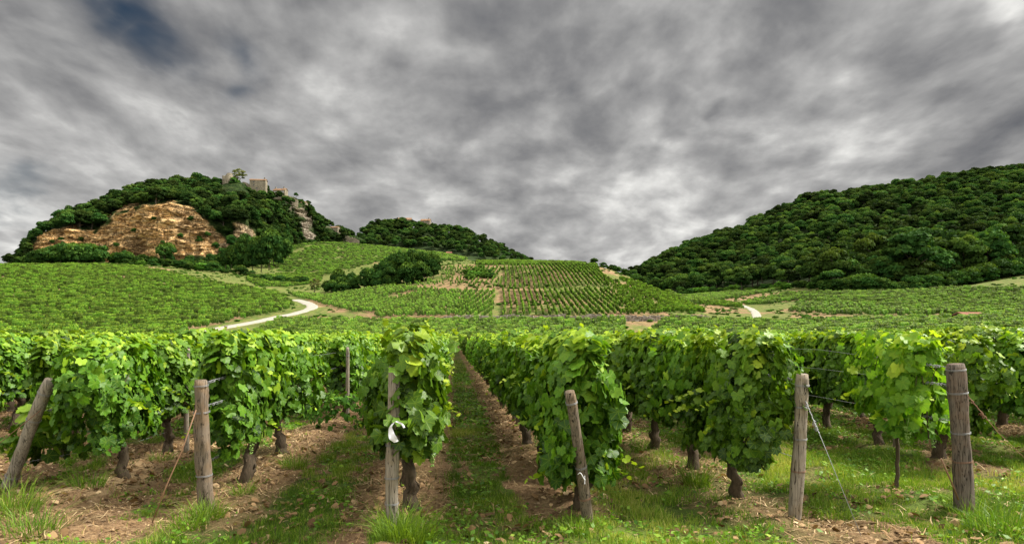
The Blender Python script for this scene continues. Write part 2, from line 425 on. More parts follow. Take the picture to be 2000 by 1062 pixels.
cover([(1730, 566), (1850, 550), (2000, 515), (2400, 470), (2400, 495), (2000, 530), (1850, 562)], .8, 250, 420)
cover([(260, 517), (330, 525), (380, 545), (450, 556), (400, 550), (330, 532)], .8, 300, 480)
cover([(590, 578), (650, 590), (660, 600), (620, 600), (600, 588)], .8, 150, 300)
cover([(640, 480), (720, 505), (790, 520), (700, 512)], .45, 330, 640)
_nf = fbm(XX / 2.2, YY / 4, 3, 93)
for poly in ([(-400, 690), (-400, 530), (0, 521), (150, 519), (270, 523), (340, 537), (430, 556), (540, 573), (566, 586), (568, 597), (550, 607), (465, 625), (365, 646), (300, 690)],
             [(480, 690), (620, 614), (740, 632), (1385, 622), (1500, 632), (1640, 690)],
             [(1425, 597), (1540, 575), (1740, 570), (2300, 560), (2500, 690), (1500, 690), (1560, 588)]):
    m_ = inpoly(PX, PY, poly) & (YY > 100) & (YY < 345); soil[m_] = .62  # soil tone under the plots also paints in shade between the vines
soil = gsm(soil, .8, 1)
nn = fbm(XX / 16, YY / 16, 4, 77)
soil = np.clip(soil + (soil > .05) * (nn - .5) * 1.3 + (soil > .05) * (YY > 100) * (fbm(XX / 3, YY / 5, 3, 91) - .5) * .9 + smooth((nn - .62) / .12) * .35 * (YY > 100), 0, 1)
soil = np.where(YY < 100, 1 - np.where(YY < 45, gw, gw * .8), soil)
near = (YY < 100).astype(float)
nr, nc = XX.shape
i, j = np.meshgrid(np.arange(nr - 1), np.arange(nc - 1), indexing='ij')
q = np.stack([i * nc + j, i * nc + j + 1, (i + 1) * nc + j + 1, (i + 1) * nc + j], -1).reshape(-1, 4)

m, N = newmat('ground_cover'); M['ground'] = m
pos = geopos(N)
s = attr(N, 'soil').outputs['Fac']
nA = N.noise(pos, 22, 7, .72); nB = N.noise(pos, 1.6, 5, .6); nC = N.noise(pos, .09, 5, .6); nD = N.noise(pos, 55, 3, .6); nE = N.noise(pos, .6, 4, .6)
soilc = N.ramp(nA, [(.32, (.045, .027, .015)), (.46, (.16, .097, .052)), (.58, (.30, .195, .108)), (.72, (.48, .35, .21))])
soilc = N.mix(N.maprange(nB, .4, .65, 0, .5), soilc, (.27, .17, .095))
nF = N.noise(N.n('ShaderNodeMapping', ins={'Vector': pos, 'Scale': (.5, .22, .5)}).outputs[0], 1.0, 5, .7)
soilc = N.mix(N.maprange(nC, .45, .6, 0, .45), soilc, (.22, .17, .075))
soilc = N.mix(N.maprange(nF, .50, .38, 0, .8), soilc, (.13, .11, .045))
soilc = N.mix(N.maprange(nF, .56, .68, 0, .6), soilc, (.38, .29, .16))
grc = N.ramp(nB, [(.3, (.055, .10, .018)), (.5, (.11, .175, .028)), (.7, (.19, .22, .05))])
grc = N.mix(N.maprange(nC, .42, .62, 0, .6), grc, (.13, .16, .04))
grc = N.mix(N.maprange(nE, .42, .62, 0, .7), grc, (.22, .17, .075))
grc = N.mix(N.maprange(nA, .55, .35, 0, .7), grc, (.05, .045, .018))
fac = N.maprange(N.m('ADD', s, N.m('MULTIPLY', N.m('SUBTRACT', nB, .5), .7)), .3, .7)
grc = N.mix(N.maprange(nF, .54, .40, 0, .7), grc, (.05, .085, .016))
grc = N.mix(N.maprange(nF, .58, .72, 0, .5), grc, (.24, .23, .07))
c = N.mix(fac, grc, soilc)
h = N.m('ADD', N.m('MULTIPLY', nA, .7), N.m('MULTIPLY', nD, .3))
finish(N, c, .95, h, 1.0, .05, spec=.1)
gme = mesh_np('ground', np.stack([XX, YY, ZZ], -1).reshape(-1, 3), [q], [M['ground']], {'soil': soil.ravel()})
tag(link('ground', gme), kind='structure')

# road ------------------------------------------------------------------
m, N = newmat('pale_gravel'); M['road'] = m
pos = geopos(N); n1 = N.noise(pos, 3, 5, .6); n2 = N.noise(pos, .35, 4)
c = N.ramp(n1, [(.3, (.25, .235, .195)), (.6, (.36, .34, .30)), (.8, (.46, .44, .39))])
c = N.mix(N.maprange(n2, .55, .7, 0, .5), c, (.30, .30, .18))
finish(N, c, .95, n1, .4, .02, spec=.1)
def solveY(px, py, y0, y1):
    yy = np.linspace(y0, y1, 600); xx = (px - 1000) / F * yy
    _, p = proj(xx, yy, gz(xx, yy)); k = np.argmin(np.abs(p - py)); return yy[k]
ROADPTS = []
def road(name, path, width, y0, y1, n=90):
    W0 = []
    for px, py in path:
        Y = solveY(px, py, y0, y1); W0.append(((px - 1000) / F * Y, Y))
    W0 = np.array(W0); s_ = np.concatenate([[0], np.cumsum(np.linalg.norm(np.diff(W0, axis=0), axis=1))])
    t_ = np.linspace(0, s_[-1], n); X = gsm(np.interp(t_, s_, W0[:, 0]), 3, 0); Y = gsm(np.interp(t_, s_, W0[:, 1]), 3, 0)
    ROADPTS.append(np.stack([X, Y], -1))
    d = np.stack([np.gradient(X), np.gradient(Y)], -1); d /= np.linalg.norm(d, axis=1)[:, None]
    nx, ny = -d[:, 1], d[:, 0]; V = []
    for k in range(9):
        o = (k / 8 - .5) * width
        ed = (vnoise(t_ * .4, t_ * 0 + k, 3) - .5) * (.5 if k in (0, 8) else 0)
        x = X + nx * (o + ed); y = Y + ny * (o + ed); z = gz(x, y) + (.14 if 0 < k < 8 else .02)
        V.append(np.stack([x, y, z], -1))
    V = np.stack(V, 1).reshape(-1, 3)
    i, j = np.meshgrid(np.arange(n - 1), np.arange(8), indexing='ij')
    q = np.stack([i * 9 + j, i * 9 + j + 1, (i + 1) * 9 + j + 1, (i + 1) * 9 + j], -1).reshape(-1, 4)
    return tag(link(name, mesh_np(name, V, [q], [M['road']])), kind='structure'), X, Y
road('road', [(380, 650), (420, 643), (480, 632), (530, 622), (575, 613), (603, 605), (612, 600), (606, 594), (592, 589), (575, 585)], 3.4, 100, 300)
road('path', [(1479, 626), (1478, 616), (1474, 608), (1465, 602), (1450, 597), (1430, 593), (1405, 589)], 2.6, 130, 310, n=130)

# ------------------------------------------------------------------ hills
ROCKS = [[(56, 488), (78, 458), (108, 447), (150, 446), (192, 452), (197, 482), (150, 490), (110, 490), (75, 496)],
         [(186, 514), (180, 470), (208, 424), (248, 404), (340, 394), (376, 406), (406, 436), (438, 452), (450, 482), (420, 500), (330, 506), (250, 506), (198, 516)],
         [(450, 440), (462, 436), (478, 442), (500, 455), (506, 474), (482, 488), (462, 470)],
         [(570, 396), (588, 398), (606, 428), (616, 462), (604, 470), (590, 462), (592, 440)],
         [(630, 436), (655, 446), (662, 456), (648, 452)]]
def inrock(px, py):
    r = np.zeros(np.shape(px), bool)
    for p in ROCKS: r |= inpoly(px, py, p)
    return r

def strip(name, us, rows, mat, disp=None, seed=0):
    """rows: list of (Y(u), py(u)) arrays from the foot of the hill, over its crest and down the back; us: photo columns"""
    K = len(rows); sub = 22 if disp is None else 64
    Ys = np.array([r[0] for r in rows]); Ps = np.array([r[1] for r in rows])
    Z = CH + (HY - Ps) / F * Ys
    s = np.linspace(0, K - 1, (K - 1) * sub + 1); k = np.clip(s.astype(int), 0, K - 2); f = (s - k)[:, None]
    Yf = Ys[k] * (1 - f) + Ys[k + 1] * f; Zf = Z[k] * (1 - f) + Z[k + 1] * f
    Yf = gsm(Yf, 3, 0) if disp is None else Yf
    Zf = gsm(Zf, 3, 0) if disp is None else Zf
    Xf = (us[None, :] - 1000) / F * Yf
    if disp is not None: Xf, Yf, Zf = disp(Xf, Yf, Zf, s, us)
    nr, nc = Xf.shape
    i, j = np.meshgrid(np.arange(nr - 1), np.arange(nc - 1), indexing='ij')
    q = np.stack([i * nc + j, i * nc + j + 1, (i + 1) * nc + j + 1, (i + 1) * nc + j], -1).reshape(-1, 4)
    rk = np.zeros_like(Xf)
    if disp is not None:
        qx, qy = proj(Xf, Yf, Zf); wob = (fbm(Xf / 7, Zf / 7, 4, 3) - .5) * 30; wob2 = (fbm(Xf / 7 + 50, Zf / 7, 4, 4) - .5) * 30
        rk = gsm(gsm(inrock(qx + wob, qy + wob2).astype(float), .7, 0), .7, 1)
    o = link(name, mesh_np(name, np.stack([Xf, Yf, Zf], -1).reshape(-1, 3), [q], [mat], {'rock': rk.ravel()})); tag(o, kind='structure')
    return Xf, Yf, Zf, s
m, N = newmat('wood_floor'); M['floor'] = m
pos = geopos(N); n = N.noise(pos, .12, 5, .6)
finish(N, N.ramp(n, [(.35, (.012, .024, .008)), (.6, (.03, .05, .014)), (.8, (.08, .07, .03))]), .95, spec=.1)

# rock material: bedded orange limestone, greyer on the right-hand crag
m, N = newmat('bedded_limestone'); M['rock'] = m
pos = geopos(N)
lay = N.n('ShaderNodeMapping', ins={'Vector': pos, 'Scale': (.10, .10, .62)}).outputs[0]
l1 = N.noise(lay, 1.5, 7, .68, .35)
blk = N.n('ShaderNodeMapping', ins={'Vector': pos, 'Scale': (.22, .22, .16)}).outputs[0]
l2 = N.noise(blk, 1.6, 6, .62, .5)
l3 = N.noise(pos, .035, 4, .5)
c = N.ramp(l1, [(.24, (.30, .15, .06)), (.36, (.66, .36, .14)), (.48, (.86, .53, .22)), (.62, (.90, .66, .36)), (.85, (.84, .74, .55))])
c = N.mix(N.maprange(l2, .28, .42, .5, 0), c, (.22, .13, .065))
gx = N.n('ShaderNodeSeparateXYZ', ins={0: pos}).outputs[0]
gy_ = N.n('ShaderNodeSeparateXYZ', ins={0: pos}).outputs[1]
grey = N.m('ADD', N.maprange(gy_, 500, 535), N.maprange(N.m('ADD', gx, N.m('MULTIPLY', N.m('SUBTRACT', l3, .5), 40)), -196, -184, 0, .75), clamp=True)
gc = N.ramp(l2, [(.3, (.10, .085, .06)), (.5, (.36, .31, .235)), (.75, (.58, .52, .42))])
c = N.mix(grey, c, gc)
c = N.mix(N.maprange(l3, .55, .68, 0, .5), c, (.30, .22, .13))
cr1 = N.noise(N.n('ShaderNodeMapping', ins={'Vector': pos, 'Scale': (.13, .13, .62)}).outputs[0], .8, 5, .66, .8)
crk = N.maprange(N.m('ABSOLUTE', N.m('SUBTRACT', cr1, .5)), .010, .030, .9, 0)
cr2 = N.noise(N.n('ShaderNodeMapping', ins={'Vector': pos, 'Scale': (.36, .36, .09)}).outputs[0], .9, 5, .65, 1.0)
crk2 = N.maprange(N.m('ABSOLUTE', N.m('SUBTRACT', cr2, .5)), .008, .024, .8, 0)
c = N.mix(N.m('MAXIMUM', crk, crk2), c, (.07, .04, .022))
scrub = N.ramp(N.noise(pos, .35, 4, .6), [(.35, (.015, .035, .008)), (.6, (.045, .08, .018)), (.8, (.16, .13, .07))])
c = N.mix(attr(N, 'rock').outputs['Fac'], scrub, c)
finish(N, c, .9, N.m('SUBTRACT', N.m('ADD', l1, l2), N.m('MULTIPLY', N.m('MAXIMUM', crk, crk2), .5)), 1.0, 2.2, spec=.1)

# hill with the cliff
hu = np.arange(-260, 760, 2.0)
def I(xs, ys): return np.interp(hu, xs, ys)
Yb = I([-260, 0, 200, 400, 470, 520, 560, 620, 700, 760], [440, 430, 440, 445, 455, 500, 575, 615, 650, 660])
Pb = I([-260, 0, 60, 200, 400, 470, 520, 560, 620, 700, 760], [560, 545, 528, 520, 530, 525, 505, 480, 476, 480, 486])
Pc = I([-260, 0, 30, 60, 90, 110, 150, 190, 215, 250, 340, 380, 400, 440, 470, 500, 540, 560, 575, 590, 605, 620, 650, 690, 760],
       [556, 540, 520, 486, 458, 448, 448, 452, 424, 408, 400, 412, 436, 446, 424, 425, 420, 408, 396, 396, 412, 432, 450, 462, 486])
Pt = I([-260, 0, 30, 60, 75, 100, 140, 200, 250, 300, 360, 390, 430, 445, 470, 500, 520, 560, 580, 600, 615, 640, 660, 690, 760],
       [560, 538, 512, 478, 458, 446, 428, 410, 384, 376, 372, 366, 362, 357, 356, 364, 368, 384, 392, 398, 420, 438, 448, 462, 488])
Pt = np.minimum(Pt, Pc - 2)
Yt = Yb + I([-260, 0, 100, 300, 500, 560, 620, 760], [20, 20, 40, 75, 70, 30, 22, 20])
def cliff_disp(X, Y, Z, s, us):
    w = np.clip(1 - np.abs(s - 1) / 1.0, 0, 1)[:, None] * np.ones_like(X)
    w = np.where(s[:, None] < 1, np.clip(s[:, None] * 3, 0, 1), np.clip(2 - s[:, None], 0, 1))
    step = lambda q: np.floor(q) + smooth((q - np.floor(q)) * 2.2)
    Zs = Z + (fbm(X / 25, Y / 25, 2, 47) - .5) * 6
    strata = (vnoise(X / 9, step(Zs / 2.6), 41) - .5) * 5.0 + (vnoise(X / 4, step(Zs / 1.1) * 1.0, 42) - .5) * 3.2 + (vnoise(X / 1.8, Z / 1.2, 46) - .5) * 1.6 + (fbm(X / 7, Z / 30, 3, 48) - .5) * 9 + (fbm(X / 22, Z / 40, 3, 43) - .5) * 16 + (vnoise(X / 2.6, Z / 5, 44) - .5) * 2.2
    return X, Y + w * strata, Z + w * (fbm(X / 9, Y / 9, 2, 45) - .5) * 1.2
hill_rows = [(Yb - 4, Pb + 18), (Yb + 9, Pc), (Yt, Pt), (Yt + 120, Pt + 60), (Yt + 300, Pt * 0 + 640)]
HX, HYY, HZ, hs = strip('hill', hu, hill_rows, M['rock'], cliff_disp)

# second wooded hill
su = np.arange(640, 1120, 4.0)
def I2(xs, ys): return np.interp(su, xs, ys)
s_b = I2([640, 700, 740, 850, 900, 960, 1040, 1120], [500, 484, 485, 490, 500, 512, 524, 540])
s_t = I2([640, 672, 690, 710, 740, 770, 800, 850, 900, 950, 1000, 1040, 1080, 1120], [500, 482, 470, 454, 442, 439, 440, 446, 455, 473, 496, 516, 530, 550])
s_t = np.minimum(s_t, s_b - .5)
YS = 655.0
SX, SY, SZ, ss = strip('wooded_hill', su, [(su * 0 + YS - 25, s_b + 6), (su * 0 + YS, s_b - 1), (su * 0 + YS + 35, (s_b + s_t) / 2 - 3), (su * 0 + YS + 90, s_t), (su * 0 + YS + 200, s_t + 50), (su * 0 + YS + 400, s_t * 0 + 640)], M['floor'])

# right-hand wooded hill
ru = np.arange(1180, 2560, 5.0)
def I3(xs, ys): return np.interp(ru, xs, ys)
r_b = I3([1180, 1230, 1320, 1400, 1480, 1560, 1600, 1680, 1760, 1850, 1930, 2000, 2560], [560, 568, 578, 571, 562, 552, 553, 563, 561, 550, 530, 512, 430])
r_t = I3([1180, 1225, 1260, 1300, 1350, 1400, 1450, 1500, 1550, 1600, 1650, 1700, 1750, 1800, 1900, 2000, 2200, 2560],
         [562, 541, 527, 513, 494, 475, 456, 436, 413, 397, 390, 383, 373, 367, 350, 339, 320, 302])
r_yb = I3([1180, 1320, 1480, 1560, 1620, 1800, 2000, 2560], [520, 460, 410, 370, 315, 300, 325, 300])
r_yt = I3([1180, 1300, 1500, 1700, 2000, 2560], [620, 680, 740, 780, 800, 820])
def mixr(f, bul): return (r_yb + (r_yt - r_yb) * f, r_b + (r_t - r_b) * bul)
_x = (ru - 1000) / F * r_yb; r_b = HY - F * (gz(_x, r_yb) - .3 - CH) / r_yb
_y2 = r_yb - 14; r_b0 = HY - F * (gz((ru - 1000) / F * _y2, _y2) - 4 - CH) / _y2
RX, RY, RZ, rs = strip('forested_slope', ru, [(_y2, r_b0), (r_yb, r_b)] + [mixr(f, b) for f, b in ((.25, .22), (.5, .55), (.75, .84), (1, 1))] + [(r_yt + 80, r_t + 10), (r_yt + 400, r_t + 200)], M['floor'])

# ------------------------------------------------------------------ foliage meshes
def frames(nrm, tip):
    n = nrm / (np.linalg.norm(nrm, axis=1)[:, None] + 1e-9)
    t = tip - (tip * n).sum(1)[:, None] * n; t /= np.linalg.norm(t, axis=1)[:, None] + 1e-9
    x = np.cross(t, n)
    return x, t, n
LA = np.radians([0, 14, 28, 46, 60, 80, 102, 125, 150, 172]); LR = np.array([1, .88, .76, .96, .90, .74, .86, .80, .74, .30])
a_ = np.concatenate([LA, -LA[1:][::-1]]); r_ = np.concatenate([LR, LR[1:][::-1]])
LEAF = np.concatenate([[[0, 0]], np.stack([np.sin(a_) * r_, np.cos(a_) * r_], -1)]); LEAFN = len(a_)
LB = np.radians([0, 24, 48, 78, 112, 165]); RB = np.array([1, .80, .95, .76, .84, .42])
a2 = np.concatenate([LB, -LB[1:][::-1]]); r2 = np.concatenate([RB, RB[1:][::-1]])
LEAF2 = np.concatenate([[[0, 0]], np.stack([np.sin(a2) * r2, np.cos(a2) * r2], -1)]); LEAF2N = len(a2)
def leaves(pos, nrm, tip, size, tint, shape, R, cup=.22):
    n = len(pos); L = shape; k = len(L)
    x, t, nn = frames(nrm, tip)
    r = np.linalg.norm(L, axis=1); an = np.arctan2(L[:, 0], L[:, 1])
    curl = R.uniform(-.25, 1.2, n)[:, None]; fold = R.uniform(-.1, .35, n)[:, None]
    z = -cup * curl * (r ** 2)[None] + fold * np.abs(L[:, 0])[None] * .6 + .07 * np.sin(an * 5 + R.uniform(0, 6, n)[:, None]) * r[None]
    sx = L[:, 0][None] * R.uniform(.85, 1.12, n)[:, None]
    P = pos[:, None] + size[:, None, None] * (sx[..., None] * x[:, None] + L[:, 1][None, :, None] * t[:, None] + z[..., None] * nn[:, None])
    m = k - 1
    f = np.array([[0, 1 + i, 1 + (i + 1) % m] for i in range(m)])
    Fc = (np.arange(n)[:, None, None] * k + f[None]).reshape(-1, 3)
    return P.reshape(-1, 3), Fc, np.repeat(tint, k), np.tile(L, (n, 1))
def foliage_mesh(name, seed, nleaf, size, shape, mat, half=(.34, .80), z0=.40, z1=1.60, shoots=9, gap=.35):
    R = np.random.default_rng(seed)
    pos, nr, tp, sz, tn = [], [], [], [], []
    n = int(nleaf * 1.6)
    a = R.uniform(0, 2 * math.pi, n); h = R.beta(1.25, 1.15, n)
    shell = np.where(R.random(n) < .72, R.uniform(.82, 1.08, n), R.uniform(.25, .85, n))
    e = 2.0 / 2.9
    cx = np.sign(np.cos(a)) * np.abs(np.cos(a)) ** e; cy = np.sign(np.sin(a)) * np.abs(np.sin(a)) ** e
    prof = .62 + .55 * np.sin(np.clip(h * 1.05 + .08, 0, 1) * math.pi) ** .7
    bul = .64 + .72 * vnoise(a * 1.3 + seed, h * 3.5, seed)
    x = cx * half[0] * prof * shell * bul; y = cy * half[1] * (.8 + .25 * prof) * shell * bul
    z = z0 + (z1 - z0) * h + (R.random(n) - .5) * .1
    keep = vnoise(a * 2.2 + 11, h * 4.5 + seed * 3, seed + 4) + R.random(n) * .35 > gap
    lowcut = z > z0 + .24 * vnoise(y * 3.5 + seed, x * 1.5, seed + 7)
    keep &= lowcut
    idx = np.where(keep)[0][:nleaf]
    x, y, z, cx, cy, h, shell = x[idx], y[idx], z[idx], cx[idx], cy[idx], h[idx], shell[idx]; n = len(x)
    out = np.stack([cx * 1.0, cy * .45, np.zeros(n)], -1)
    nr = out * 1.0 + np.stack([R.normal(0, .42, n), R.normal(0, .42, n), .25 + .9 * smooth((h - .72) / .3) + R.normal(0, .32, n)], -1)
    tip = np.stack([R.normal(0, .55, n), R.normal(0, .55, n), -1.0 + R.normal(0, .35, n)], -1) + out * .35
    S = size * R.uniform(.55, 1.18, n)
    T = np.clip(.08 + .40 * h + R.normal(0, .15, n) + .30 * smooth((h - .8) / .2) * R.random(n) + (R.random(n) < .05) * .35, 0, 1) * (shell > .5) + .0 * (shell <= .5)  # inner leaves get the darkest tint: shade between leaves painted in
    P1, F1, T1, L1 = leaves(np.stack([x, y, z], -1), nr, tip, S, T, shape, R)
    # loose shoots above and beside the wall of leaves
    sp, sn, st_, ssz, stt = [], [], [], [], []
    for k in range(shoots):
        p = np.array([R.normal(0, .13), R.uniform(-.8, .8) * half[1], z1 - .18]); d = np.array([R.normal(0, .35), R.normal(0, .35), 1.0])
        if k % 3 == 2:
            sd_ = R.choice([-1, 1]); p = np.array([sd_ * half[0] * .8, R.uniform(-.8, .8) * half[1], R.uniform(z0 + .2, z1 - .3)]); d = np.array([sd_ * .8, R.normal(0, .4), .1])
        Ln = R.uniform(.16, .40); m_ = 7
        for q_ in range(m_):
            f = q_ / (m_ - 1); c = p + d * Ln * f - np.array([0, 0, .12 * f * f])
            sp.append(c); sn.append([R.normal(0, .6), R.normal(0, .6), 1]); st_.append([R.normal(), R.normal(), -.4])
            ssz.append(size * (1 - .62 * f)); stt.append(min(1, .45 + .5 * f + R.normal(0, .08)))
    P2, F2, T2, L2 = leaves(np.array(sp), np.array(sn), np.array(st_), np.array(ssz), np.array(stt), shape, R)
    V = np.concatenate([P1, P2]); Fc = np.concatenate([F1, F2 + len(P1)])
    return mesh_np(name, V, [Fc], [mat], {'tint': np.concatenate([T1, T2]), 'lf': np.concatenate([L1, L2])})
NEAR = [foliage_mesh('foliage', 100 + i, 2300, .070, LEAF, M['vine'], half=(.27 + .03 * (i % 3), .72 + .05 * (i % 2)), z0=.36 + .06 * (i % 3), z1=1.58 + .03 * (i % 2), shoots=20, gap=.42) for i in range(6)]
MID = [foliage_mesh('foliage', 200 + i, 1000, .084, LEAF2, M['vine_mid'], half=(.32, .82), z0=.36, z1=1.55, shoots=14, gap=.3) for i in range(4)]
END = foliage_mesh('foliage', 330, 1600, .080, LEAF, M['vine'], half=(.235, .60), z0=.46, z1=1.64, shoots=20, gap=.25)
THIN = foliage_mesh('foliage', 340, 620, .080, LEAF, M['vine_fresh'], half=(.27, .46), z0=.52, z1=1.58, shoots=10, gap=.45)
LOWS = foliage_mesh('low_shoots', 350, 170, .10, LEAF, M['vine'], half=(.28, .34), z0=.22, z1=.85, shoots=7, gap=.4)

def crown_mesh(name, seed, mat, nl=22, per=170, card=.42, sq=(4.0, 4.0, 4.0), zc=6.2, ball=True, conic=False, lobe=(1.3, 2.1)):
    """tree about 10 m tall; leaf clumps on many uneven lobes"""
    R = np.random.default_rng(seed); V, Fq, T = [], [], []; off = 0
    for l in range(nl):
        u = R.uniform(-.75, 1.0); a = l * 2.4 + R.uniform(-.5, .5); rr = math.sqrt(max(0, 1 - u * u)) * (.55 + .35 * R.random())
        if conic: rr *= (1 - u) * .62 + .08
        c = np.array([math.cos(a) * rr * sq[0] * .8, math.sin(a) * rr * sq[1] * .8, zc + u * sq[2] * .72])
        lr = lobe[0] * .75 + (lobe[1] * 1.1 - lobe[0] * .75) * R.random() ** 1.4 if not conic else R.uniform(*lobe) * .6
        n = per; d = R.normal(0, 1, (n, 3)); d[:, 2] = np.abs(d[:, 2]) * .9 + d[:, 2] * .35; d /= np.linalg.norm(d, axis=1)[:, None]
        p = c + d * lr * R.uniform(.72, 1.1, n)[:, None] * [1, 1, .78]
        nn = d + R.normal(0, .55, (n, 3)); tip = R.normal(0, 1, (n, 3)) + [0, 0, -.6]
        x, t, nn = frames(nn, tip); s_ = card * R.uniform(.5, 1.15, n)[:, None]
        q5 = [(0, -1), (.75, -.25), (.55, .7), (-.35, .95), (-.85, .05)]
        P = np.stack([p + s_ * (qx * x + qy * t) - nn * s_ * .18 * (k % 2) for k, (qx, qy) in enumerate(q5)], 1)
        V.append(P.reshape(-1, 3)); Fq.append((off + np.arange(n)[:, None] * 5 + np.arange(5)[None])); off += n * 5
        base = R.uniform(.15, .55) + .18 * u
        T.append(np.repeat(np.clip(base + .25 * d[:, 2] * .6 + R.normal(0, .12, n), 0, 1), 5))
    return mesh_np(name, np.concatenate(V), [np.concatenate(Fq)], [mat], {'tint': np.concatenate(T)}, smooth_=False)
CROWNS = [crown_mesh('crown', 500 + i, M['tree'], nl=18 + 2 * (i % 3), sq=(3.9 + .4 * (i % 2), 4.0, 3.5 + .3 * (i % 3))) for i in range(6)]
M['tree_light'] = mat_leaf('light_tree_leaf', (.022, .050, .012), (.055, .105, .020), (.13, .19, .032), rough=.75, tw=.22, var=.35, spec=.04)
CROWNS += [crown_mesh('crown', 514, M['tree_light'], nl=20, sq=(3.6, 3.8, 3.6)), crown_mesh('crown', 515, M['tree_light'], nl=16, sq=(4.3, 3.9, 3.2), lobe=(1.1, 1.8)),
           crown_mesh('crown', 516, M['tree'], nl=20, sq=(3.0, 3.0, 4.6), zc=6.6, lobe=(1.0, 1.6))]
CROWN_GOLD = crown_mesh('crown', 520, M['tree_gold'], nl=17)
BUSHES = [crown_mesh('foliage', 540 + i, M['bush'], nl=22, per=150, card=.42, sq=(4.6, 4.4, 3.4), zc=2.6, lobe=(1.2, 2.2)) for i in range(3)]
BUSH_B = crown_mesh('foliage', 550, M['bush_bright'], nl=20, per=130, card=.42, sq=(4.6, 4.4, 3.2), zc=2.4)
CONE = crown_mesh('crown', 560, M['tree'], nl=30, per=90, card=.45, sq=(3.4, 3.4, 5.6), zc=5.4, conic=True)
OPEN = crown_mesh('crown', 570, M['tree_gold'], nl=30, per=34, card=.34, sq=(4.4, 4.2, 4.0), zc=6.0, lobe=(.7, 1.2))
def trunk_mesh(seed, h=6.5, r=.26):
    R = np.random.default_rng(seed); b = MB()
    k = np.linspace(0, 1, 7)
    pts = np.stack([np.cumsum(R.normal(0, .08, 7)), np.cumsum(R.normal(0, .08, 7)), -.6 + k * (h + .6)], -1)
    b.tube(pts, r * (1.25 - k * .85), 7)
    for i in range(5):
        a = R.uniform(0, 6.28); s0 = pts[2 + i % 4]; e = s0 + np.array([math.cos(a) * 2.4, math.sin(a) * 2.4, 2.2])
        b.tube([s0, (s0 + e) / 2 + [0, 0, .25], e], [r * .45, r * .3, r * .12], 5)
    return b.mesh('trunk', M['tree_bark'])
TRUNKS = [trunk_mesh(600 + i) for i in range(3)]
STEM = trunk_mesh(610, 2.6, .14)

def make_thing(kind, parts, loc, rz, sc, label=None, cat=None, group=None):
    r = link(kind, None, loc=loc, rz=rz); r.scale = sc if not np.isscalar(sc) else (sc, sc, sc); r.empty_display_size = .2
    for n_, me in parts: link(n_, me, parent=r)
    tag(r, label, cat, group); return r

# geometry-nodes scatter for what nobody could count
def scatter(name, pts, rot, scl, idx, sources, label):
    me = bpy.data.meshes.new(name); n = len(pts)
    me.vertices.add(n); me.vertices.foreach_set('co', np.asarray(pts, np.float32).ravel())
    for k, a in (('srot', rot), ('sscl', scl)):
        at_ = me.attributes.new(k, 'FLOAT_VECTOR', 'POINT'); at_.data.foreach_set('vector', np.asarray(a, np.float32).ravel())
    at_ = me.attributes.new('sidx', 'INT', 'POINT'); at_.data.foreach_set('value', np.asarray(idx, np.int32))
    o = link(name, me)
    g = bpy.data.node_groups.new(name, 'GeometryNodeTree')
    g.interface.new_socket('Geometry', in_out='INPUT', socket_type='NodeSocketGeometry')
    g.interface.new_socket('Geometry', in_out='OUTPUT', socket_type='NodeSocketGeometry')
    gi = g.nodes.new('NodeGroupInput'); go = g.nodes.new('NodeGroupOutput')
    jn = g.nodes.new('GeometryNodeJoinGeometry')
    for sobj in sources:
        oi = g.nodes.new('GeometryNodeObjectInfo'); oi.inputs['Object'].default_value = sobj; oi.inputs['As Instance'].default_value = True
        g.links.new(oi.outputs['Geometry'], jn.inputs[0])
    iop = g.nodes.new('GeometryNodeInstanceOnPoints'); iop.inputs['Pick Instance'].default_value = True
    g.links.new(gi.outputs[0], iop.inputs['Points']); g.links.new(jn.outputs[0], iop.inputs['Instance'])
    for nm, ty, sk in (('srot', 'FLOAT_VECTOR', 'Rotation'), ('sscl', 'FLOAT_VECTOR', 'Scale'), ('sidx', 'INT', 'Instance Index')):
        na = g.nodes.new('GeometryNodeInputNamedAttribute'); na.data_type = ty; na.inputs['Name'].default_value = nm
        g.links.new(na.outputs['Attribute'], iop.inputs[sk])
    g.links.new(iop.outputs[0], go.inputs[0])
    md = o.modifiers.new('scatter', 'NODES'); md.node_group = g
    tag(o, label, name.replace('_', ' '), kind='stuff'); return o

# ------------------------------------------------------------------ woods
tree_list = []     # (x, y, z, height, group key, variant)
R = np.random.default_rng(42)
from math import pi
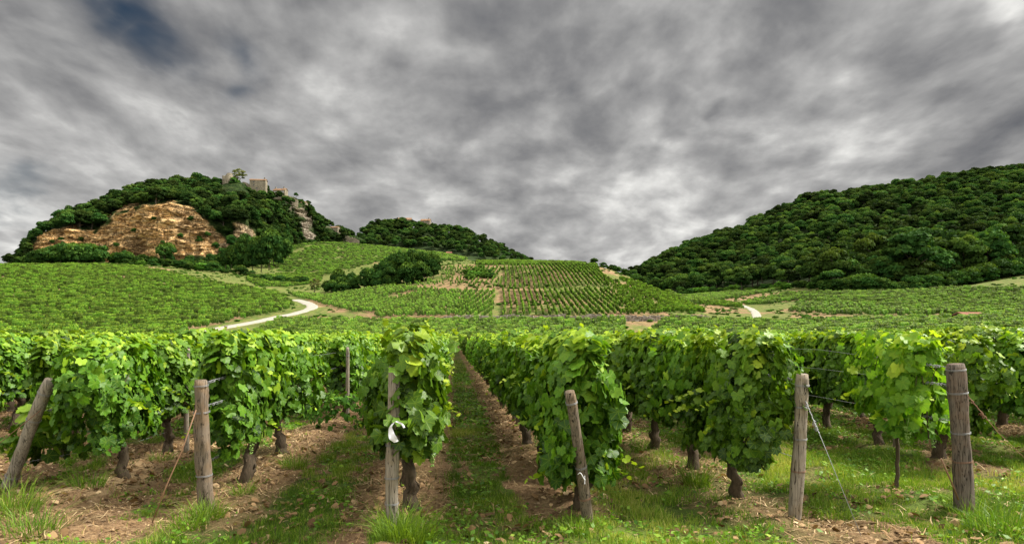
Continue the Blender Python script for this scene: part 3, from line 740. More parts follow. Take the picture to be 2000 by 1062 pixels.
# cliff hill: scatter on its sheet
flatX, flatY, flatZ = HX, HYY, HZ
nr_, nc_ = flatX.shape
cand = []
for ii in range(0, nr_ - 1):
    if hs[ii] > 2.12: break
    for jj in range(0, nc_):
        cand.append((ii, jj))
cand = np.array(cand); R.shuffle(cand); cand = cand[:26000]
grid = {}
for ii, jj in cand:
    x, y, z = flatX[ii, jj], flatY[ii, jj], flatZ[ii, jj]
    px, py = proj(x, y, z)
    if px < 22 or px > 690: continue
    tall = R.uniform(8, 13.5) if py > 385 or px < 400 else R.uniform(7, 10)
    if px < 120: tall *= .62
    if px > 560: tall *= .5
    if px > 545 and py < 425 and px < 600: tall *= .6
    top = py - tall * F / y
    # keep the bare rock bare: neither the foot nor the middle of the crown may cover it
    half_w = tall * .38 * F / y
    if inrock(px, py) or (inrock(px, top + 5) and R.random() > .4) or inrock(px, (py + top) / 2) or inrock(px - half_w * .6, (py + top) / 2) or inrock(px + half_w * .6, (py + top) / 2): continue
    if 428 < px < 566 and (hs[ii] > 1.80 or top < (366 if px < 480 else 371 if px < 528 else 380)): continue      # the castle terrace stays clear
    key = (int(x // 4.6), int(y // 5), int(z // 4.6)); ok = True
    for a in (-1, 0, 1):
        for b in (-1, 0, 1):
            for c_ in (-1, 0, 1):
                for (X2, Y2, Z2) in grid.get((key[0] + a, key[1] + b, key[2] + c_), ()):
                    if (X2 - x) ** 2 + (Y2 - y) ** 2 * .8 + (Z2 - z) ** 2 < (2.7 if px > 560 else 4.0 if px < 120 else 5.2) ** 2: ok = False
    if not ok: continue
    grid.setdefault(key, []).append((x, y, z))
    tree_list.append((x, y, z, tall, 'cliff', int(R.integers(6))))
# second hill
for ii in range(16000):
    a = R.integers(int(1.0 * 22), int(3.2 * 22)); b = R.integers(len(su)); x, y, z = SX[a, b], SY[a, b], SZ[a, b]
    px, py = proj(x, y, z)
    if px < 688 or px > 1050: continue
    if any((t[0] - x) ** 2 + (t[1] - y) ** 2 < 6.2 ** 2 for t in tree_list if t[4] == 'second'): continue
    hgt = R.uniform(6.5, 10.5) * (.7 if px > 980 or px < 705 else 1)
    tree_list.append((x, y, z, hgt, 'second', int(R.integers(6))))
# right hill
gr = {}
for ii in range(60000):
    a = R.integers(22, int(6.1 * 22)); b = R.integers(len(ru)); x, y, z = RX[a, b], RY[a, b], RZ[a, b]
    px, py = proj(x, y, z)
    if px < 1215 or px > 2150: continue
    key = (int(x // 9), int(y // 9)); mind = 6.0 + 1.2 * (x > 150) if y > 450 else 8.5
    if y < 420 and px > 1560: mind = 10.5
    if any((X2 - x) ** 2 + (Y2 - y) ** 2 < mind ** 2 for da in (-1, 0, 1) for db in (-1, 0, 1) for X2, Y2 in gr.get((key[0] + da, key[1] + db), ())): continue
    gr.setdefault(key, []).append((x, y))
    hgt = R.uniform(8, 14) * (.85 + .5 * float(vnoise(x / 30, y / 30, 61))) * (1.5 if y < 420 and px > 1590 else 1)
    if px < 1300: hgt *= .75
    vv = int(R.integers(6)) if R.random() > .16 else 6 + int(R.integers(3))
    if py > 490 and px < 1600 and R.random() < .5: vv = 6 + int(R.integers(2))
    tree_list.append((x, y, z, hgt * (1.15 if vv == 8 else 1) * (1 if R.random() > .12 else .65), 'right', vv))
tree_list.sort(key=lambda t: -t[3] / t[1])
print('TREES', len(tree_list), {k: sum(t[4] == k for t in tree_list) for k in ('cliff', 'second', 'right')})
NTREE = 245
LBL = {'cliff': ('dark green broadleaf tree in the dense wood over and around the orange cliff', 'trees on the cliff hill'),
       'second': ('dark green broadleaf tree in the wood on the small rounded hill behind the mound', 'trees on the small rounded hill'),
       'right': ('broadleaf tree in the continuous forest on the big right-hand hillside', 'trees on the right-hand hillside')}
src = []
for k, (x, y, z, hgt, grp, v) in enumerate(tree_list[:NTREE]):
    me = CROWNS[v]
    if grp == 'cliff':
        px, py = proj(x, y, z)
        if 500 < px < 570 and 395 < py < 450 and v < 2: me = CROWN_GOLD
    lab, g = LBL[grp]
    if grp == 'right':
        px, py = proj(x, y, z)
        if y < 420 and px > 1590: lab, g = ('tall dark tree in the nearest wood, close above the fields at right' if px < 1800 else 'tall dark tree in the nearest wood, running out of the right edge'), ('trees of the nearest wood, left half' if px < 1800 else 'trees of the nearest wood, right half')
        elif py > 545: lab, g = ('lighter green tree along the foot of the right-hand forest' if px > 1400 else 'tree at the forest foot beside the mound'), ('trees at the foot of the forest' if px > 1400 else 'trees at the forest foot beside the mound')
    w = R.uniform(.9, 1.2)
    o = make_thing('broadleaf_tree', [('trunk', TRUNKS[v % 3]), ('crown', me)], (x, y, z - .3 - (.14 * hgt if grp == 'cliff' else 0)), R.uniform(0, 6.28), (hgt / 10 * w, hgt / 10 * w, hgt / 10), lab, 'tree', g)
cr_src = {}
for o in bpy.data.objects:
    if o.name.startswith('crown') and o.data in CROWNS and o.data.name not in cr_src: cr_src[o.data.name] = o
rest = tree_list[NTREE:]
RR = np.array([(t[0], t[1], t[2] - .3 - (.14 * t[3] if t[4] == 'cliff' else 0)) for t in rest]); hh = np.array([t[3] for t in rest]) / 10
w = R.uniform(.85, 1.25, len(rest))
_ord = list(cr_src)      # order in which the sources are joined
_ti = np.array([_ord.index(CROWNS[t[5]].name) for t in rest])
scatter('distant_forest', RR, np.stack([w * 0, w * 0, R.uniform(0, 6.28, len(rest))], -1), np.stack([hh * w, hh * w, hh], -1), _ti, list(cr_src.values()),
        'unbroken dark green forest canopy filling the upper part of the far hillsides')

# bushes and single trees, each where the photo shows it: px, py(base), distance, height, width scale, kind, label
B = []
def bush(px, Y, h, wd=1.0, me=None, lab='', grp=None, kind='bush', base=None):
    x = (px - 1000) / F * Y; z = float(gz(x, Y)) if base is None else CH + (HY - base) / F * Y
    me = me or BUSHES[R.integers(3)]; s = h / 6.2
    return make_thing(kind, [('stem', STEM), ('foliage', me)], (x, Y, z - .2), R.uniform(0, 6.28), (s * wd, s * wd, s), lab, kind, grp)
# thicket along the foot of the cliff
for px in np.arange(40, 190, 13): bush(px + R.uniform(-4, 4), 405 + R.uniform(-8, 8), (5 + 7 * min(1, (px - 30) / 90)) , 1.0, None, 'dark bush in the thicket at the foot of the small left cliff', 'bushes under the small left cliff')
for px in list(np.arange(228, 330, 12)) + list(np.arange(335, 440, 13)):
    bush(px + R.uniform(-4, 4), 412 + R.uniform(-10, 10), {0: 9}.get(px, R.uniform(5, 8.5) if px < 300 else R.uniform(3.5, 6)), 1.05, None, 'green bush along the foot of the tall orange cliff', 'bushes under the tall orange cliff')
bush(323, 408, 10.5, .85, None, 'round upright bush standing alone against the orange cliff', base=509)
for px, bs, h in [(440, 520, 12), (452, 522, 14), (466, 524, 14), (480, 524, 16), (495, 526, 17), (510, 524, 18), (524, 522, 17), (536, 518, 17), (548, 508, 14), (558, 500, 12), (500, 512, 16), (475, 508, 15), (530, 500, 15)]:
    bush(px, 400 + (px > 530) * 60, h, .62, CROWNS[px % 6] if False else None, 'tall dark bush in the clump below the right end of the cliff', 'tall bushes right of the cliff foot', base=bs)
for px, Y in [(250, 395), (275, 392), (300, 388), (330, 385), (350, 380), (372, 372), (395, 372), (420, 370), (440, 372), (468, 375), (405, 385), (365, 392), (490, 376)]:
    bush(px, Y, R.uniform(3, 5.5), 1.25, BUSH_B if px % 2 else None, 'low scrubby bush on the bank below the cliff', 'low scrub on the bank below the cliff')
for px in np.arange(497, 600, 11): bush(px, 335 + R.uniform(-4, 4), R.uniform(3, 4.6), 1.2, None, 'low dark hedge bush above the small dark green vine plot', 'hedge above the small dark vine plot')
for px in np.arange(1330, 2010, 15):
    _y = float(np.interp(px, ru, r_yb)) - 6 + R.uniform(-3, 3)
    bush(px, _y, R.uniform(3.5, 7) * (1.25 if px > 1590 else .9), 1.15, BUSH_B if R.random() < .35 and px < 1640 else None, 'leafy bush along the lower edge of the right-hand forest' if px < 1590 else 'leafy bush along the lower edge of the nearest wood', 'edge bushes of the right-hand forest' if px < 1590 else 'edge bushes of the nearest wood')
for px, bs, h in [(436, 372, 5), (452, 372, 5), (464, 374, 6), (472, 376, 6), (480, 378, 5.5), (492, 381, 4.5), (512, 384, 5), (532, 388, 5.5), (545, 391, 4.5), (558, 394, 4.5), (568, 398, 5), (458, 366, 7.5), (428, 368, 6)]:
    bush(px, 527, h, 1.1, CROWNS[px % 3] if px % 2 else None, 'leafy bush growing up against the castle walls', 'bushes under the castle walls', base=bs)
for px, py, h in [(262, 452, 3), (300, 430, 2.6), (352, 462, 3), (392, 470, 4), (405, 458, 3.4), (228, 478, 3), (318, 474, 2.2), (372, 430, 3.6), (120, 470, 2.6), (160, 466, 3), (100, 474, 2.4), (418, 482, 4)]:
    dd = (HX[:, ::3] * 0 + 1000 + F * HX[:, ::3] / HYY[:, ::3] - px) ** 2 + (HY - F * (HZ[:, ::3] - CH) / HYY[:, ::3] - py) ** 2
    dd[hs > 2.1] = 1e9; a_i, b_i = np.unravel_index(np.argmin(dd), dd.shape)
    o = make_thing('bush', [('stem', STEM), ('foliage', BUSHES[px % 3])], (HX[:, ::3][a_i, b_i], HYY[:, ::3][a_i, b_i] - .4, HZ[:, ::3][a_i, b_i] - h * .3), R.uniform(0, 6.28), (h / 6.2, h / 6.2, h / 6.2), 'small bush rooted in a ledge of the orange cliff face', 'bush', 'bushes rooted in the cliff face')
for q_, px in enumerate(np.arange(1642, 2030, 15)):
    for back, hh_ in ((9, 13.5), (24, 15.5)):
        _px = px + R.uniform(-6, 6); _y = float(np.interp(_px, ru, r_yb)) + back; dd = (1000 + F * RX / RY - _px) ** 2 + ((RY - _y) * 3) ** 2; dd[rs > 4] = 1e9
        a_i, b_i = np.unravel_index(np.argmin(dd), dd.shape); h = hh_ * R.uniform(.8, 1.2) * (1.12 if px < 1790 else .95)
        make_thing('broadleaf_tree', [('trunk', TRUNKS[q_ % 3]), ('crown', CROWNS[6 + q_ % 2] if R.random() < .5 else CROWNS[q_ % 6])], (RX[a_i, b_i], RY[a_i, b_i], RZ[a_i, b_i] - h * .15), R.uniform(0, 6.28), (h / 10 * 1.15, h / 10 * 1.15, h / 10),
                   'big leafy tree bulging out at the front of the nearest wood' if px < 1800 else 'big leafy tree at the front of the nearest wood, toward the right edge', 'tree', 'front trees of the nearest wood' if px < 1800 else 'front trees of the nearest wood, right part')
# big dark thicket on the mound's left shoulder
for px, Y, h, wd in [(712, 262, 7.5, 1), (728, 262, 8.5, 1), (742, 266, 9.5, 1), (757, 262, 10.5, 1), (772, 266, 11, 1), (788, 260, 11.5, 1), (803, 264, 12, 1), (818, 262, 12, 1), (832, 266, 11.5, 1), (846, 262, 9.5, .9), (765, 256, 7, 1.2), (795, 256, 8, 1.2), (825, 256, 7.5, 1.2), (740, 256, 6, 1.2)]:
    bush(px, Y, h, wd * .62, None, 'dark bush in the big rounded thicket on the left shoulder of the mound', 'bushes of the big thicket')
for px, Y, h, wd in [(648, 268, 5, 1), (660, 276, 8.5, .7), (674, 270, 6, 1), (688, 264, 4.5, 1.1), (640, 275, 4.5, .9), (700, 264, 5.5, .8), (668, 262, 4, 1.2), (684, 278, 6, .9)]:
    bush(px, Y, h, wd * .9, None, 'rounded bush in the loose group just left of the big thicket', 'bushes left of the big thicket')
for px, Y in [(912, 262), (922, 254), (935, 250), (948, 246), (930, 262), (945, 258), (960, 244), (918, 246), (940, 270), (955, 256)]:
    bush(px, Y, R.uniform(1.8, 2.8), 1.2, BUSH_B if Y % 4 else None, 'small wild bush on the overgrown strip of the mound', 'wild bushes on the overgrown strip')
for px, Y in [(1195, 292), (1205, 286), (1222, 280), (1240, 276), (1180, 296), (1256, 272)]:
    bush(px, Y, R.uniform(2, 3), 1.2, None, 'low bush along the right edge of the mound top', 'bushes along the right edge of the mound')
# trees with a place of their own
def solo(px, Y, h, me, lab, base=None, wd=1.0, tr=0):
    x = (px - 1000) / F * Y; z = float(gz(x, Y)) if base is None else CH + (HY - base) / F * Y
    s = h / 10
    return make_thing('tree', [('trunk', TRUNKS[tr]), ('crown', me)], (x, Y, z - .2), R.uniform(0, 6.28), (s * wd, s * wd, s), lab, 'tree')
solo(1160, 298, 3.6, CROWNS[1], 'small round tree alone on the skyline of the vineyard mound', wd=1.35)
solo(615, 262, 7.0, OPEN, 'thin yellowish tree with bare-looking crown left of the bushes', wd=.85)
solo(16, 400, 8, CROWNS[2], 'small tree standing alone at the far left edge of the skyline')
solo(466, 545, 13.0, OPEN, 'open-crowned tree rising beside the ruined tower', base=360, wd=1.3)
solo(522, 540, 14.5, CONE, 'dark pointed conifer in front of the castle walls', base=398, wd=.9)
solo(578, 600, 5.5, CROWNS[3], 'small tree on the cliff edge right of the castle', base=388)
solo(672, 630, 9.5, CROWNS[0], 'small dark tree in the gap between the two far hills', base=473)
solo(1450, 400, 13, CROWNS[4], 'tall tree standing forward at the foot of the right-hand forest', wd=.95)
solo(1606, 318, 7, CROWNS[5], 'low spreading tree at the left tip of the nearest dark wood', wd=1.6)
solo(1625, 312, 10, CROWNS[0], 'leafy tree second from the left tip of the nearest dark wood', wd=1.4)

# ------------------------------------------------------------------ vineyards
# individual vines, nearest first
def vine_positions():
    P = []
    starts = {1: 7.5, 2: 7.45, 3: 5.75, 4: 6.05, 5: 6.45, 6: 7.0, 7: 9.2}
    first = {1: [7.8, 9.5], 2: [7.5, 9.2, 14.0], 3: [6.3, 7.4], 4: [6.35, 7.5], 5: [6.9, 8.1, 9.6, 11.2], 6: [7.05], 7: [8.9]}
    for k in range(-40, 62):
        L = rowoff(k)
        ys_ = list(first.get(k, [10.2 if k < 1 else 9.5]))
        step = 1.32
        while ys_[-1] < 98: ys_.append(ys_[-1] + step)
        if k == 6: ys_ = [7.05] + [10.4 + 1.32 * i_ for i_ in range(67)]
        for n_, y in enumerate(ys_):
            x = L + ROWDIR * y
            if abs(x) < .80 * y + 1.2: P.append((k, n_, x, y))
    return P
VP = vine_positions()
VP.sort(key=lambda t: t[3] + abs(t[2]) * .35)
NV = 285
TR = []
def vine_trunk(seed, near=True, lean=0.0, thin=False):
    R_ = np.random.default_rng(seed); b = MB(); n = 12 if near else 6
    wob = .006 if thin else .026
    k = np.linspace(0, 1, n)
    r = (.018 if thin else R_.uniform(.046, .064)) * (1.2 - .35 * k + .45 * np.exp(-k * 7))
    wx = np.cumsum(R_.normal(0, wob, n)); wy = np.cumsum(R_.normal(0, wob, n)); wx -= wx[0]; wy -= wy[0]
    pts = np.stack([wx - lean * (1 - k), wy, -.10 + k * .66], -1)
    if not near: b.tube(pts, r, 6)
    else:
        b.tube(pts, r, 12, rough=.28, seed=seed)
        # burrs and loose bark strips
        for q_ in range(0 if thin else 10):
            i_ = R_.integers(1, n - 2); a = R_.uniform(0, 6.28); o_ = np.array([math.cos(a), math.sin(a), 0]) * r[i_] * .92
            p0 = pts[i_] + o_; p1 = pts[i_ + 1] + o_ * 1.12; p2 = (p0 + p1) / 2 + o_ * .25
            b.tube([p0, p2, p1], [.006, .009, .003], 5)
    top = pts[-1]
    for sgn in (-1, 1):
        e = top + np.array([R_.normal(0, .04), sgn * R_.uniform(.4, .6), R_.uniform(.0, .12)])
        b.tube([top - [0, 0, .04], (top + e) / 2 + [0, 0, .06], e], [r[-1] * .8, r[-1] * .55, .012], 6)
    for c_ in range(6 if near else 2):
        p0 = top + np.array([0, R_.uniform(-.55, .55), .03]); p1 = p0 + np.array([R_.normal(0, .10), R_.normal(0, .1), R_.uniform(.6, .95)])
        b.tube([p0, (p0 + p1) / 2 + R_.normal(0, .04, 3), p1], [.008, .006, .004], 4)
    return b.mesh('trunk', M['bark'])
TR_N = [vine_trunk(700 + i) for i in range(6)]; TR_F = [vine_trunk(720 + i, False) for i in range(3)]
TR_LEAN = vine_trunk(731, True, -.16); TR_LEAN2 = vine_trunk(733, True, .10); TR_THIN = vine_trunk(732, True, .03, True)
def grapes(seed):
    R_ = np.random.default_rng(seed); b = MB()
    ico = []
    for u in range(5):
        th = math.pi * u / 4
        for w_ in range(6): ico.append((math.sin(th) * math.cos(w_ * pi / 3), math.sin(th) * math.sin(w_ * pi / 3), math.cos(th)))
    ico = np.array(ico); q_ = [(u * 6 + w_, (u + 1) * 6 + w_, (u + 1) * 6 + (w_ + 1) % 6, u * 6 + (w_ + 1) % 6) for u in range(4) for w_ in range(6)]
    for g in range(70):
        h = R_.random() ** 1.2; rr = .034 * (1 - h * .75) * math.sqrt(R_.random()) + .006; a = R_.uniform(0, 6.28)
        b.add(ico * R_.uniform(.0065, .0085) + [math.cos(a) * rr, math.sin(a) * rr, -h * .15], q_)
    b.tube([(0, 0, -.03), (0, 0, .03), (.01, 0, .09)], .003, 5)
    return b.mesh('grape_cluster', M['grape'])
GR = [grapes(800), grapes(801)]
ORD = ['first', 'second', 'third', 'fourth', 'fifth', 'sixth', 'seventh', 'eighth', 'ninth', 'tenth']
ROWNAME = {1: 'in the row behind the leaning post at far left', 2: 'in the row behind the gnarled brown post', 3: 'in the row behind the post with the white ribbon',
           4: 'in the row right of the grassy alley', 5: 'in the row behind the grey post with the guy wire', 6: 'in the row behind the thick dark post at right', 7: 'in the row at the right edge'}
END2 = foliage_mesh('foliage', 332, 1900, .080, LEAF, M['vine'], half=(.27, .66), z0=.20, z1=1.62, shoots=20, gap=.27)
SPECIAL = {(3, 0): END, (4, 0): END2, (6, 0): THIN}
seen = {}
vine_src = {}
for (k, n_, x, y) in VP[:NV]:
    nr_ok = y < 22
    x += {(3, 0): .13, (1, 0): .10, (4, 0): -.04, (5, 0): -.06}.get((k, n_), 0)
    z = float(near_z(x, y))
    px, py = proj(x, y, z)
    me = SPECIAL.get((k, n_)) or (NEAR[(k * 3 + n_ * 5) % 6] if nr_ok else MID[(k + n_ * 3) % 4])
    tr = TR_N[(k + n_ * 2) % 6] if nr_ok else TR_F[(k + n_) % 3]
    if (k, n_) == (5, 0): tr = TR_LEAN
    if (k, n_) == (1, 0): tr = TR_LEAN2
    if (k, n_) in ((6, 0), (2, 0)): tr = TR_THIN if (k, n_) == (6, 0) else TR_N[1]
    if k in ROWNAME and n_ < 6:
        lab = f'{ORD[n_]} leafy grapevine {ROWNAME[k]}'
        if (k, n_) == (6, 0): lab = 'sparse bright green young grapevine between the grey post and the thick dark post'
        grp = 'grapevines in the front rows'
    elif k in ROWNAME:
        lab = f'leafy grapevine farther back {ROWNAME[k]}'; grp = 'vines farther back ' + ROWNAME[k]
    else:
        side = 'left of the leaning post' if k < 1 else 'right of the thick dark post'; nth = (ORD[-k] if k < 1 else ORD[k - 8]) if -9 <= k <= 17 else 'far'
        lab = f'leafy grapevine in the {nth} outer row {side}'; grp = f'grapevines in the {nth} outer row {side}'
    flip = (n_ + k) % 2 * pi
    sc = (R.uniform(.92, 1.1), R.uniform(.95, 1.08), R.uniform(.95, 1.04))
    if (k, n_) in SPECIAL: flip = 0; sc = (1, 1, 1)
    if (k, n_) == (5, 0): flip = 0; sc = (1.0, .95, 1.02)
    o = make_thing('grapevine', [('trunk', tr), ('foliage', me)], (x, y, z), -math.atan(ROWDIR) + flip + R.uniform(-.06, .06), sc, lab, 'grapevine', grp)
    if me in MID and me.name not in vine_src: vine_src[me.name] = [c_ for c_ in o.children if c_.data == me][0]
    if y < 8.2:
        for g in range(3):
            gc_ = link('grape_cluster', GR[g % 2], parent=o, loc=(R.choice([-.2, .2]) * 1.0, -.35 + R.uniform(-.2, .3), R.uniform(.5, .72)))
bys = [o for o in bpy.data.objects if o.name.startswith('grapevine')]
S0 = list(vine_src.values())
def rows_scatter(name, X, Y, rz, label, hs_=1.0, idx=None, wid=1.0, ln=1.0, var=.13):
    n = len(X); Z = gz(X, Y) - .05
    s1 = R.uniform(1 - var, 1 + var, n) * hs_
    scatter(name, np.stack([X, Y, Z], -1), np.stack([X * 0, X * 0, rz + R.integers(0, 2, n) * pi + R.uniform(-.08, .08, n)], -1),
            np.stack([s1 * wid, s1 * ln, s1 * R.uniform(.9, 1.1, n)], -1), R.integers(0, len(S0), n), S0, label)
rest = np.array([(t[2], t[3]) for t in VP[NV:]])
rows_scatter('vine_rows', rest[:, 0], rest[:, 1], math.atan(-ROWDIR) * 1.0, 'long trellised rows of vines running away from the front rows to the end of the alley')
def offroad(x, y, w=2.9):
    ok = np.ones(len(x), bool)
    for P_ in ROADPTS:
        for a_x, a_y in P_: ok &= (x - a_x) ** 2 + (y - a_y) ** 2 > w * w
    return ok
def field(poly, y0, y1, ang, spacing, step, keep=1.0, clump=0.0, seed=0, warp=.6):
    """vine positions on a plot: rows at an angle, gaps where plants are missing"""
    R_ = np.random.default_rng(seed)
    a = math.radians(ang); d = np.array([math.sin(a), math.cos(a)]); p = np.array([math.cos(a), -math.sin(a)])
    w = .95 * y1 + 40; nu = int(2 * w * 1.2 / spacing) + 2; nv = int(2 * w * 1.2 / step) + 2
    U, V = np.meshgrid((np.arange(nu) - nu / 2) * spacing, (np.arange(nv) - nv / 2) * step, indexing='ij')
    V = V + R_.uniform(-.3, .3, V.shape) * step; U = U + R_.normal(0, .10, U.shape) + (fbm(U * .05, V * .05, 2, seed) - .5) * warp
    X = U * p[0] + V * d[0]; Y = (y0 + y1) / 2 + U * p[1] + V * d[1]
    mk = (Y > y0) & (Y < y1) & (np.abs(X) < .98 * Y); X = X[mk]; Y = Y[mk]
    Z = gz(X, Y); px, py = proj(X, Y, Z); mk = inpoly(px, py, poly)
    nz = fbm(X / 9, Y / 9, 3, seed + 3); mk &= (R_.random(len(X)) < keep) & (nz > clump)
    mk[mk] = offroad(X[mk], Y[mk])
    return X[mk], Y[mk], np.full(mk.sum(), -a)
def fields(name, specs, label, **kw):
    hs_ = kw.get('hs_', 1.0)
    A = [field(*s_[:-1], **s_[-1]) for s_ in specs]
    X = np.concatenate([a[0] for a in A]); Y = np.concatenate([a[1] for a in A]); Z = np.concatenate([a[2] for a in A])
    print(name, len(X)); rows_scatter(name, X, Y, Z, label, **kw)
LEFTF = [(-400, 690), (-400, 530), (0, 521), (150, 519), (270, 523), (340, 537), (430, 556), (540, 573), (566, 586), (572, 598), (556, 608), (470, 626), (370, 647), (300, 690)]
fields('left_vineyard', [(LEFTF, 103, 345, 68, 2.0, 1.45, dict(clump=.24, keep=.85, seed=1, warp=5)),
                         ([(480, 545), (560, 536), (630, 538), (625, 552), (560, 562), (500, 560)], 250, 430, 70, 1.8, 1.4, dict(seed=2))],
       'broad field of vines covering the slope below the cliff, left of the gravel road', ln=.66, wid=.72, var=.3)
fields('middle_vineyard', [([(470, 690), (520, 640), (600, 614), (650, 616), (740, 632), (1220, 629), (1225, 690)], 103, 158, 38, 1.9, 1.3, dict(warp=3, seed=3, clump=.1)),
                           ([(1225, 690), (1300, 628), (1385, 622), (1500, 632), (1640, 690)], 103, 165, 62, 1.9, 1.3, dict(warp=3, seed=4))],
       'bright band of vines between the foreground rows and the dry stone wall', ln=.75, wid=.6, var=.22)
fields('mound_vineyard', [
    ([(560, 574), (640, 580), (760, 560), (840, 566), (900, 572), (890, 618), (740, 622), (640, 598), (600, 588)], 150, 300, 20, 1.7, 1.15, dict(keep=.92, clump=.24, seed=5, warp=.2)),
    ([(905, 568), (968, 570), (962, 622), (888, 622)], 150, 300, 8, 1.9, 1.15, dict(seed=6)),
    ([(985, 521), (1165, 519), (1190, 560), (975, 565)], 150, 330, -1, 1.55, 1.0, dict(keep=.9, clump=.24, seed=7)),
    ([(975, 567), (1195, 567), (1215, 617), (975, 620)], 150, 330, -1, 1.6, 1.0, dict(keep=.85, clump=.26, seed=8)),
    ([(1150, 530), (1235, 565), (1320, 612), (1215, 618), (1195, 566)], 150, 330, -12, 1.7, 1.2, dict(keep=.8, clump=.30, seed=9)),
    ([(1205, 542), (1250, 556), (1310, 580), (1380, 611), (1325, 612), (1240, 568)], 150, 330, -34, 1.8, 1.2, dict(seed=10)),
    ([(930, 513), (1140, 513), (1145, 519), (930, 520)], 200, 330, 88, 1.6, 1.2, dict(seed=11)),
    ([(912, 524), (980, 522), (972, 563), (915, 563)], 200, 330, 4, 1.8, 1.3, dict(keep=.7, clump=.3, seed=31)),
    ([(860, 524), (912, 522), (905, 560), (760, 560), (860, 545)], 200, 330, 12, 2.4, 1.7, dict(keep=.55, seed=12))],
       'plots of vines striping the dry mound above the stone wall', wid=.50, ln=.72, hs_=.92)
fields('slope_vineyard', [
    ([(515, 525), (545, 490), (560, 470), (690, 476), (800, 489), (920, 503), (900, 512), (850, 508), (740, 512), (640, 538), (560, 532)], 330, 640, 60, 2.6, 2.2, dict(keep=.75, clump=.36, seed=13))],
       'patchy vine terraces on the far slope between the cliff and the small wooded hill', var=.35)
fields('right_vineyard', [
    ([(1330, 590), (1335, 580), (1480, 566), (1580, 541), (1582, 550), (1500, 572), (1350, 596)], 200, 440, 75, 2.0, 1.3, dict(warp=3, seed=14)),
    ([(1300, 572), (1330, 584), (1450, 596), (1462, 604), (1440, 602), (1330, 592)], 180, 400, -62, 1.9, 1.2, dict(seed=15)),
    ([(1425, 597), (1540, 575), (1740, 570), (1800, 566), (2300, 560), (2500, 640), (2000, 624), (1880, 622), (1740, 604), (1560, 588), (1500, 596)], 130, 330, 78, 2.1, 1.45, dict(clump=.28, keep=.88, warp=3, seed=16)),
    ([(1540, 612), (1560, 592), (1700, 600), (1880, 620), (1700, 618)], 130, 330, 50, 2.2, 1.5, dict(keep=.8, clump=.3, seed=17)),
    ([(1500, 690), (1500, 638), (1640, 630), (1800, 630), (2000, 622), (2500, 610), (2500, 690)], 101, 170, 70, 1.9, 1.3, dict(warp=3, seed=18)),
    ([(1740, 560), (1850, 547), (2000, 527), (2000, 536), (1850, 553)], 250, 360, 80, 3.0, 1.2, dict(seed=19)),
    ([(1890, 540), (2000, 505), (2400, 440), (2400, 500), (2000, 535)], 270, 360, 12, 3.0, 1.4, dict(seed=20))],
       'vine fields spreading over the valley floor below the right-hand forest', ln=.85, wid=.66, var=.25)

# wild plants dotting bare banks, the mound and the meadows
SCR = [o for o in bpy.data.objects if o.data == BUSH_B][:1]
Rw = np.random.default_rng(960); n = 60000; yy_ = np.sqrt(Rw.uniform(104 ** 2, 480 ** 2, n)); xx_ = Rw.uniform(-.8, .8, n) * yy_; zz_ = gz(xx_, yy_); qx, qy = proj(xx_, yy_, zz_)
mk = (Rw.random(n) < (.3) * smooth((fbm(xx_ / 10, yy_ / 10, 3, 961) - .45) / .15)) & ~inpoly(qx, qy, LEFTF)
mk &= ~inpoly(qx, qy, [(370, 662), (370, 640), (520, 620), (560, 612), (590, 600), (560, 588), (570, 578), (620, 590), (640, 605), (600, 620), (480, 645)]) & ~inpoly(qx, qy, [(1440, 590), (1500, 590), (1500, 632), (1450, 632)])
mk[mk] = offroad(xx_[mk], yy_[mk], 4.0)
xx_, yy_, zz_ = xx_[mk], yy_[mk], zz_[mk]; n = len(xx_); ss_ = .05 + .13 * Rw.random(n) ** 2.5
scatter('wild_scrub', np.stack([xx_, yy_, zz_ - .05], -1), np.stack([xx_ * 0, xx_ * 0, Rw.uniform(0, 6.28, n)], -1), np.stack([ss_ * 1.3, ss_ * 1.3, ss_ * .7], -1), Rw.integers(0, len(SCR), n), SCR, 'scattered wild scrub dotting the bare banks and meadows between the plots')
# ------------------------------------------------------------------ posts, wires
def path_pts(base, top, n=26, bend=.01, seed=0):
    R_ = np.random.default_rng(seed); k = np.linspace(0, 1, n)[:, None]
    p = np.asarray(base)[None] * (1 - k) + np.asarray(top)[None] * k
    w = np.stack([np.sin(k[:, 0] * 5 + seed) * bend, np.cos(k[:, 0] * 4 + seed) * bend, k[:, 0] * 0], -1); return p + w - w[0]
def wp(px, py, Y): return np.array([(px - 1000) / F * Y, Y, CH + (HY - py) / F * Y])
def ring(b, c, d, r, wr=.0021, turns=2):
    t = np.linspace(0, 2 * pi * turns, 16 * turns + 1); d = np.asarray(d) / np.linalg.norm(d)
    x = np.cross(d, [0, 1, 0]); x /= np.linalg.norm(x); y = np.cross(d, x)
    b.tube(np.asarray(c) + np.outer(np.cos(t) * r, x) + np.outer(np.sin(t) * r, y) + np.outer((t / t[-1] - .5) * .018, d), wr, 5)
